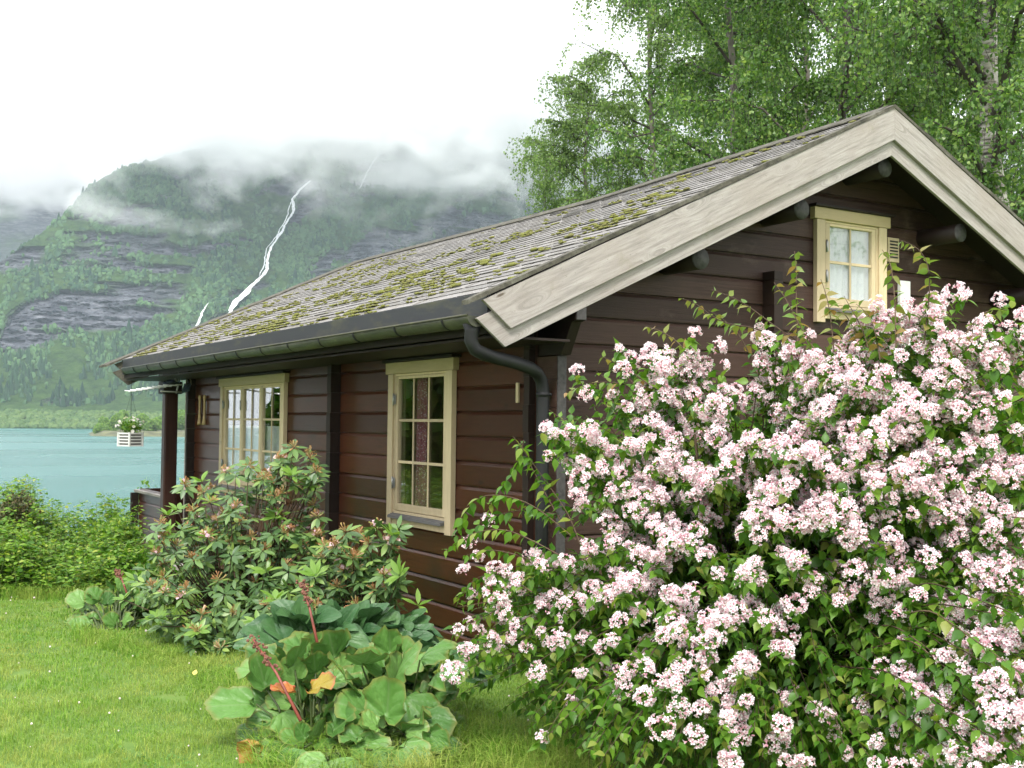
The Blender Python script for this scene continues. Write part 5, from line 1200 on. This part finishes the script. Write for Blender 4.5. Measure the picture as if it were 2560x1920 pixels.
# ---- grass
def grass(name, label, pts, hgt, wid, lean, mat, seed):
    r = np.random.default_rng(seed); n = len(pts); a = r.uniform(0, 6.283, n); hv = hgt*r.uniform(.55, 1.3, n); wv_ = wid*r.uniform(.7, 1.3, n)
    dx, dy = np.cos(a), np.sin(a); ln = lean*r.uniform(.1, 1.2, n)*hv; px_, py_ = -dy, dx
    b = pts; V = np.empty((n, 5, 3)); m_ = b+np.stack([dx*ln*.3, dy*ln*.3, hv*.6], 1)
    V[:, 0] = b-np.stack([px_*wv_/2, py_*wv_/2, 0*wv_], 1); V[:, 1] = b+np.stack([px_*wv_/2, py_*wv_/2, 0*wv_], 1)
    V[:, 2] = m_-np.stack([px_, py_, 0*px_], 1)*(wv_*.4)[:, None]; V[:, 3] = m_+np.stack([px_, py_, 0*px_], 1)*(wv_*.4)[:, None]; V[:, 4] = b+np.stack([dx*ln, dy*ln, hv*(1-.25*np.minimum(1, lean))], 1)
    F = (np.array([(0, 1, 3), (0, 3, 2), (2, 3, 4)])[None]+(np.arange(n)*5)[:, None, None]).reshape(-1, 3)
    o = link(name, npmesh(name, V.reshape(-1, 3), F), mat); return sett(o, label, 'grass', kind='stuff')
m, nt, b = new_mat('grass_blades'); v = coords(nt); c = ramp(nt, isl(nt), [(0, (.10, .22, .020)), (.5, (.18, .345, .034)), (.85, (.27, .42, .055)), (1, (.42, .43, .13))])
c = mixc(nt, ramp(nt, noise(nt, 1.4, 5, v, .65), [(.45, (0, 0, 0)), (.68, (.75, .75, .75))]), c, (.42, .43, .11)); c = mixc(nt, ramp(nt, noise(nt, .8, 3, coords(nt, (1, 1, 1), (0, 0, 1))), [(.5, (0, 0, 0)), (.7, (.4, .4, .4))]), c, (.085, .21, .02))
nt.links.new(c, b.inputs['Base Color']); b.inputs['Roughness'].default_value = .6; b.inputs['Specular IOR Level'].default_value = .25
tr = nt.nodes.new('ShaderNodeBsdfTranslucent'); nt.links.new(c, tr.inputs[0]); s = nt.nodes.new('ShaderNodeMixShader'); s.inputs[0].default_value = .35
nt.links.new(b.outputs[0], s.inputs[1]); nt.links.new(tr.outputs[0], s.inputs[2]); nt.links.new(s.outputs[0], nt.nodes['Material Output'].inputs[0]); M['grass'] = m
rg = np.random.default_rng(17); n = 400000; az = np.radians(rg.uniform(-14, 50, n)); rr_ = np.exp(rg.uniform(math.log(4.0), math.log(13.6), n))
gx, gy = CAM[0]+np.sin(az)*rr_, CAM[1]+np.cos(az)*rr_; k = ~((gx > -.12) & (gy > -.3)) & (fbm(gx*6, gy*6, 3, 2) > .22); gx, gy, rr_ = gx[k], gy[k], rr_[k]
pts = np.stack([gx, gy, gz(gx, gy)-.005+(fbm(gx*1.3, gy*1.3, 4, 3)-.47)*.05], 1)
hh = .026+.022*vnoise(gx*3, gy*3, 5)+.018*np.clip(vnoise(gx*9, gy*9, 8)-.6, 0, 1)/.4
grass('lawn_grass', 'short mown green lawn grass with yellowish patches', pts, hh, .0022*(rr_/5), .9, M['grass'], 3)
# longer grass where the mower does not reach
def around(poly, n, z=0.):
    P = []
    while len(P) < n:
        u_, v_ = rg.uniform(0, 2560), rg.uniform(1400, 2000)
        if inpoly(u_, v_, poly): P.append(onz(u_, v_, z))
    return np.array(P)
pz = around([(560,1700),(620,1760),(640,1990),(1500,1990),(1420,1900),(1100,1820),(860,1880),(640,1850)], 5200); 
grass('long_grass', 'long arching grass at the foot of the bergenias and beauty bush', pz, .17, .0035, 1.6, M['grass'], 5)
pz = around([(1350,1850),(1750,1850),(2100,1700),(2400,1800),(2560,1990),(1300,1990)], 2600); grass('long_grass', 'long grass in the shade under the beauty bush', pz, .16, .0035, 1.5, M['grass'], 6)
pz = around([(180,1560),(300,1600),(450,1640),(600,1700),(640,1760),(560,1800),(400,1680),(180,1600)], 5200, -.05); grass('long_grass', 'longer tufts along the edge between lawn and flower bed', pz, .085, .0035, .9, M['grass'], 7)
pz = around([(0,1440),(200,1450),(320,1480),(300,1520),(0,1500)], 5200, -.25); grass('long_grass', 'unmown grass at the back of the lawn before the hedge', pz, .17, .005, .9, M['grass'], 8)
# clover patches in the turf
kc = rg.integers(0, len(pts), 30000); kc = kc[fbm(gx[kc]*1.7+9, gy[kc]*1.7, 4, 6) > .56][:9000]; nC = len(kc)
V, F = scatter(np.array([(0, 0, 0), (-.5, .5, .05), (0, 1, .1), (.5, .5, .05)]), np.array([(0, 3, 2), (0, 2, 1)]), pts[kc]+np.stack([rg.normal(0, .01, nC), rg.normal(0, .01, nC), rg.uniform(.018, .034, nC)], 1), frames(rvec(nC, rg)*[1, 1, .2], np.tile([0, 0, 1.], (nC, 1))+rg.normal(0, .3, (nC, 3))), rg.uniform(.010, .018, nC)*(rr_[kc]/6)**.5)
M['clover'] = leaf_mat('clover_leaf', [(0, (.05, .14, .02)), (1, (.12, .26, .045))], .6, .3, .3); o = link('clover_leaves', npmesh('clover_leaves', V, F), M['clover']); sett(o, 'darker green clover leaves growing in patches in the lawn', 'clover', kind='stuff')
# clover heads and fallen petals on the lawn
kx = rg.integers(0, len(pts), 260); V, F = scatter(IV, IF, pts[kx]+[0, 0, .030], rotz(260), rg.uniform(.003, .0065, 260)*(rr_[kx]/6)); o = link('clover_flowers', npmesh('clover_flowers', V, F), plain('clover_white', (.75, .62, .62), .8)); sett(o, 'tiny white clover heads dotted over the lawn', 'clover', kind='stuff')
lp = onz(728*0+485, 1688, .035); Lf = leaf_tmpl(.3, 0, .1, .05, 4)
V, F = scatter(Lf[0], Lf[1], np.array([lp]), frames(np.array([[.3, .5, .35]]), np.array([[-.4, -.8, .5]])), np.array([.055])); o = mk('fallen_leaf', (V, F), plain('yellow_leaf', (.55, .45, .10), .6)); sett(o, 'single pale yellow fallen leaf lying on the lawn', 'leaf')
# soil of the bed
bed = [(185,1610),(330,1600),(520,1650),(620,1700),(600,1800),(700,1900),(900,1930),(1300,1990),(2560,2100),(2700,1500)]

# ---- birches behind the cabin
M['birch'] = None
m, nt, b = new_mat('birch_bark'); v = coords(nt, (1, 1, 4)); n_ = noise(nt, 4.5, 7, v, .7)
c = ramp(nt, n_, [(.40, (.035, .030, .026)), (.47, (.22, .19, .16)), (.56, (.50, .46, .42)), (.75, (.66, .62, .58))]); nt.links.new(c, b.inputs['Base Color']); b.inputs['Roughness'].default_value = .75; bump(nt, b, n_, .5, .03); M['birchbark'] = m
M['limb'] = plain('dark_limb_bark', (.055, .045, .038), .85, 0, .4, 6)
M['bleaf'] = leaf_mat('birch_leaf', [(0, (.048, .115, .026)), (.5, (.105, .205, .046)), (.85, (.185, .30, .070)), (1, (.30, .39, .12))], .34, .42, .55)
M['bleaf2'] = leaf_mat('pale_birch_leaf', [(0, (.080, .145, .045)), (.5, (.15, .235, .072)), (1, (.235, .34, .11))], .42, .42, .4)
BLV = np.array([(0, 0, 0), (-.40, .38, .05), (.40, .38, .05), (0, 1, -.08)]); BLF = np.array([(0, 2, 1), (1, 2, 3)])
def birch(label, base, top, cr, seed, nleaf, lsize, mat, r0=.16, z0c=1.5, limbs=26, hang=.8, clip=None, bias=None, bark=None, short=False):
    """base/top 3d; cr: crown radius profile [(f, r)]; leaf twigs hang from limbs"""
    r = np.random.default_rng(seed); base = np.array(base, float); top = np.array(top, float); t = thing('birch_tree', label, 'birch tree', tuple(base))
    k = 9; f = np.linspace(0, 1, k); TR = base+(top-base)*f[:, None]+np.stack([r.normal(0, .10, k), r.normal(0, .10, k), 0*f], 1)*(f*(1-f)*3)[:, None]
    V, F = tubes_np([(TR-base)[:8] if short else TR-base], [(r0*(1-.9*f)+.01)[:8 if short else 9]], 12); mk('trunk', (V, F), bark or M['birchbark'], t)
    H = np.linalg.norm(top-base); lim, lr, tw, twr = [], [], [], []; LP, LD, LN = [], [], []
    nt_ = nleaf//34
    LB = []
    for i in range(limbs):
        ff = z0c/H+(1-z0c/H)*((i+r.random())/limbs)*.97; p = np.array([np.interp(ff, f, TR[:, c]) for c in range(3)]); rad_ = np.interp(ff, [c[0] for c in cr], [c[1] for c in cr])*r.uniform(.75, 1.12)
        a = r.uniform(0, 6.283) if bias is None or r.random() < .4 else bias+r.normal(0, .8); rise = r.uniform(.25, .8)
        e = p+np.array([math.cos(a), math.sin(a), rise])*rad_; m_ = p+np.array([math.cos(a), math.sin(a), rise*1.5])*rad_*.5; e[2] -= rad_*.12
        C_ = np.array([p, (p+m_)/2+r.normal(0, .05, 3), m_, (m_+e)/2+r.normal(0, .08, 3), e]); lim.append(C_); lr.append(np.linspace(.28*r0*(1-.6*ff)+.008, .006, 5)); LB.append(C_)
    for i in range(nt_):
        C_ = LB[r.integers(len(LB))]; s_ = r.uniform(.9, 4)**1.0; s_ = min(s_, 3.999); j = int(s_); q = C_[j]+(C_[j+1]-C_[j])*(s_-j)
        L_ = r.uniform(.3, 1.0)*hang; a = r.uniform(0, 6.283); o_ = np.array([math.cos(a), math.sin(a), .15])*r.uniform(.1, .55)
        P3 = np.array([q, q+o_*.7+[0, 0, -.05*L_], q+o_+[0, 0, -.45*L_], q+o_*1.1+[0, 0, -L_]]); tw.append(P3); twr.append(np.array([.006, .004, .003, .0015]))
        u_ = r.uniform(.1, 3, 34); jj = u_.astype(int).clip(0, 2); pp = P3[jj]+(P3[jj+1]-P3[jj])*(u_-jj)[:, None]+r.normal(0, .045, (34, 3)); LP.append(pp)
    LP = np.concatenate(LP); n_ = len(LP)
    if clip: uu, vv = pix(LP); kk = (uu > clip[0]) & (uu < clip[1]) & (vv > clip[2]); LP = LP[kk]; n_ = len(LP)
    D_ = r.normal(size=(n_, 3))*.8+[0, 0, -.7]; V, F = scatter(BLV, BLF, LP-base, frames(D_, r.normal(size=(n_, 3))+[0, 0, .4]), lsize*r.uniform(.65, 1.25, n_))
    mk('crown', (V, F), mat, t, False); V, F = tubes_np([p-base for p in lim], lr, 6); mk('limbs', (V, F), M['limb'], t)
    V, F = tubes_np([p-base for p in tw], twr, 3); mk('twigs', (V, F), M['limb'], t); return t
def stand(u_, D_): p = at(u_, 1050, D_); return np.array([p[0], p[1], float(gz(p[0], p[1])) if p[0] < 14 else float(gz(p[0], p[1]))+min(300, p[0]-14)*.05])
def topat(u_, v_, D_): return at(u_, v_, D_)
CLP = (900, 2900, -350)
B = birch
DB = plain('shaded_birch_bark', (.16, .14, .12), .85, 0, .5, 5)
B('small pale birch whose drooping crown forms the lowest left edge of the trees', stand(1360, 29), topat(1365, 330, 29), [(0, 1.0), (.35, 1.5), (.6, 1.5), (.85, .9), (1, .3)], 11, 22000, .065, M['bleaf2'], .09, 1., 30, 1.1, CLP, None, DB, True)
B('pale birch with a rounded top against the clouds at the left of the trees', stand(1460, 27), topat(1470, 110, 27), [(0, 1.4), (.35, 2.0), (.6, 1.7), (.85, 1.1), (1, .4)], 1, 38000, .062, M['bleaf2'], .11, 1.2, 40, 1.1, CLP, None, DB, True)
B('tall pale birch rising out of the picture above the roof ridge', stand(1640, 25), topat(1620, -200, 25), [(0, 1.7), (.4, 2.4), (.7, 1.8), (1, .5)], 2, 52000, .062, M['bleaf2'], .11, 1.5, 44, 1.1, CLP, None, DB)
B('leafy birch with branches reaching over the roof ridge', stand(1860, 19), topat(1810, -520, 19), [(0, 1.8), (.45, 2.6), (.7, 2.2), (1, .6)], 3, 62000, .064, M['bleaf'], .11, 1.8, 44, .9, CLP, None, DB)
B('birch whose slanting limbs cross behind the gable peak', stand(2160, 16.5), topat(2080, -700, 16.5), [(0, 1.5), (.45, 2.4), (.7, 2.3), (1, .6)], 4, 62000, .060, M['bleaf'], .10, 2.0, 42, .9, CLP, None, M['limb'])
B('thick white-barked birch on the right behind the gable peak', stand(2530, 13.2), topat(2440, -650, 13.6), [(0, 1.2), (.4, 1.9), (.7, 2.0), (1, .6)], 5, 34000, .058, M['bleaf'], .19, 3.2, 36, .9, (900, 2900, -350), 3.6)
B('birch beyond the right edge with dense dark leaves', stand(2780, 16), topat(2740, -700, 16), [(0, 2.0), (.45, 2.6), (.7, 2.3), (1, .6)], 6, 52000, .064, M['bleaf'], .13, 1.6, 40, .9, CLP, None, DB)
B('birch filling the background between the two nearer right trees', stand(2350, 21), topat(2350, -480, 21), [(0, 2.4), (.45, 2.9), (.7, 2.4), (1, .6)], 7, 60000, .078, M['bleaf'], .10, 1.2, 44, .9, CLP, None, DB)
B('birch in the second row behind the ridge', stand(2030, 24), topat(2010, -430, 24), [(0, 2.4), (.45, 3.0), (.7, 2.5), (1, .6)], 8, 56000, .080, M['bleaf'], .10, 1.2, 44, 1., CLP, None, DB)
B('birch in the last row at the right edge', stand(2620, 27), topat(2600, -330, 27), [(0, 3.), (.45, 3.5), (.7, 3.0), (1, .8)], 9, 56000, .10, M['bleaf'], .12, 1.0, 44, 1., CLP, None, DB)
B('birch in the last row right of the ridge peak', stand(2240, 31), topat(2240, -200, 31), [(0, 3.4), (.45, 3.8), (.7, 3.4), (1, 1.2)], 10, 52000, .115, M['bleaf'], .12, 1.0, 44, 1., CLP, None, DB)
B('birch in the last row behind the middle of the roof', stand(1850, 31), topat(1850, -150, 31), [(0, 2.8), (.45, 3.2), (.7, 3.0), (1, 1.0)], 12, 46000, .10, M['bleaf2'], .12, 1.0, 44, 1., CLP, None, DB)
# trees on the camera side of the garden, seen mirrored in the window panes
def bg_tree(label, x, y, h_, w_, seed, n=14000):
    t = thing('garden_tree', label, 'tree', (x, y, 0)); r = np.random.default_rng(seed)
    V, F = lumpy_crown(n, w_, h_*.46, .30, seed); k_ = V[:, 2]*0; mk('crown', (V+[0, 0, -h_*.04], F), M['kleaf'], t, False); mb = MB(); mb.tube([(0, 0, -.2), (0, 0, h_*.6)], [.2, .1], 8); mb.build('trunk', M['bark'], t)
bg_tree('dark garden tree mirrored in the nine-pane window', -7.4, 14.4, 6.5, 2.2, 61)
bg_tree('leafy garden tree mirrored beside the pink curtain', -9.0, 11.5, 7, 2.8, 62)
bg_tree('bushy tree mirrored in the wide three-sash window', -8.6, 20.5, 8.0, 2.8, 63)
bg_tree('broad garden tree furthest left, seen only in the panes', -8.5, 16.5, 8.0, 3.0, 65)
t_ = birch('slender birch on the garden side, mirrored in the small gable window', (10.6, -8.4, 0), (10.4, -8.2, 7.2), [(0, 1.0), (.4, 1.9), (.7, 1.9), (1, .5)], 64, 2600, .075, M['bleaf'], .035, 1.8, 26, 1.)
# flowers of the hanging box
r = np.random.default_rng(4); n_ = 420; P = unit(r.normal(size=(n_, 3)))*[.15, .15, .10]*r.uniform(.3, 1, (n_, 1))+[0, 0, .15]
V, F = scatter(leaf_tmpl(.28)[0], leaf_tmpl(.28)[1], P, frames(rvec(n_, r), rvec(n_, r)+[0, 0, .4]), r.uniform(.03, .05, n_)); hb = bpy.data.objects['hanging_flower_box']
mk('foliage', (V, F), M['kleaf'], hb)
pet = []; 
for k in range(26):
    d = unit(r.normal(size=3)+[0, -.3, .55]); c = d*[.20, .20, .13]+[0, 0, .16]; pet.append((c, d))
fvv = [(0, 0, 0)]+[(math.cos(2*math.pi*i/10)*(1 if i % 2 else .85), math.sin(2*math.pi*i/10)*(1 if i % 2 else .85), .25) for i in range(10)]; fff = [(0, 1+i, 1+(i+1) % 10) for i in range(10)]
V, F = scatter(np.array(fvv), np.array(fff), np.array([c for c, _ in pet]), frames(rvec(len(pet), r), np.array([d for _, d in pet])), r.uniform(.020, .029, len(pet)))
m_ = leaf_mat('white_petunia', [(0, (.75, .68, .75)), (1, (.88, .86, .88))], .7, .3, .2); link('petunias', npmesh('petunias', V, F), m_, hb)
# ---- groups of look-alikes
for o in bpy.data.objects:
    if o.parent or 'label' not in o or o.get('group'): continue
    c = o.get('category'); nm = o.name.split('.')[0]
    g = {'birch_tree': 'birches around the cabin', 'elephant_ear_plant': 'bergenias in the flower bed', 'hosta': 'hostas in the flower bed', 'bush': 'bushes by the lake edge and porch', 'waterfall': 'waterfalls on the mountain', 'rhododendron': 'rhododendrons along the wall', 'garden_tree': 'garden trees mirrored in the windows', 'curtain': 'curtains behind the panes'}.get(nm)
    if g: o['group'] = g
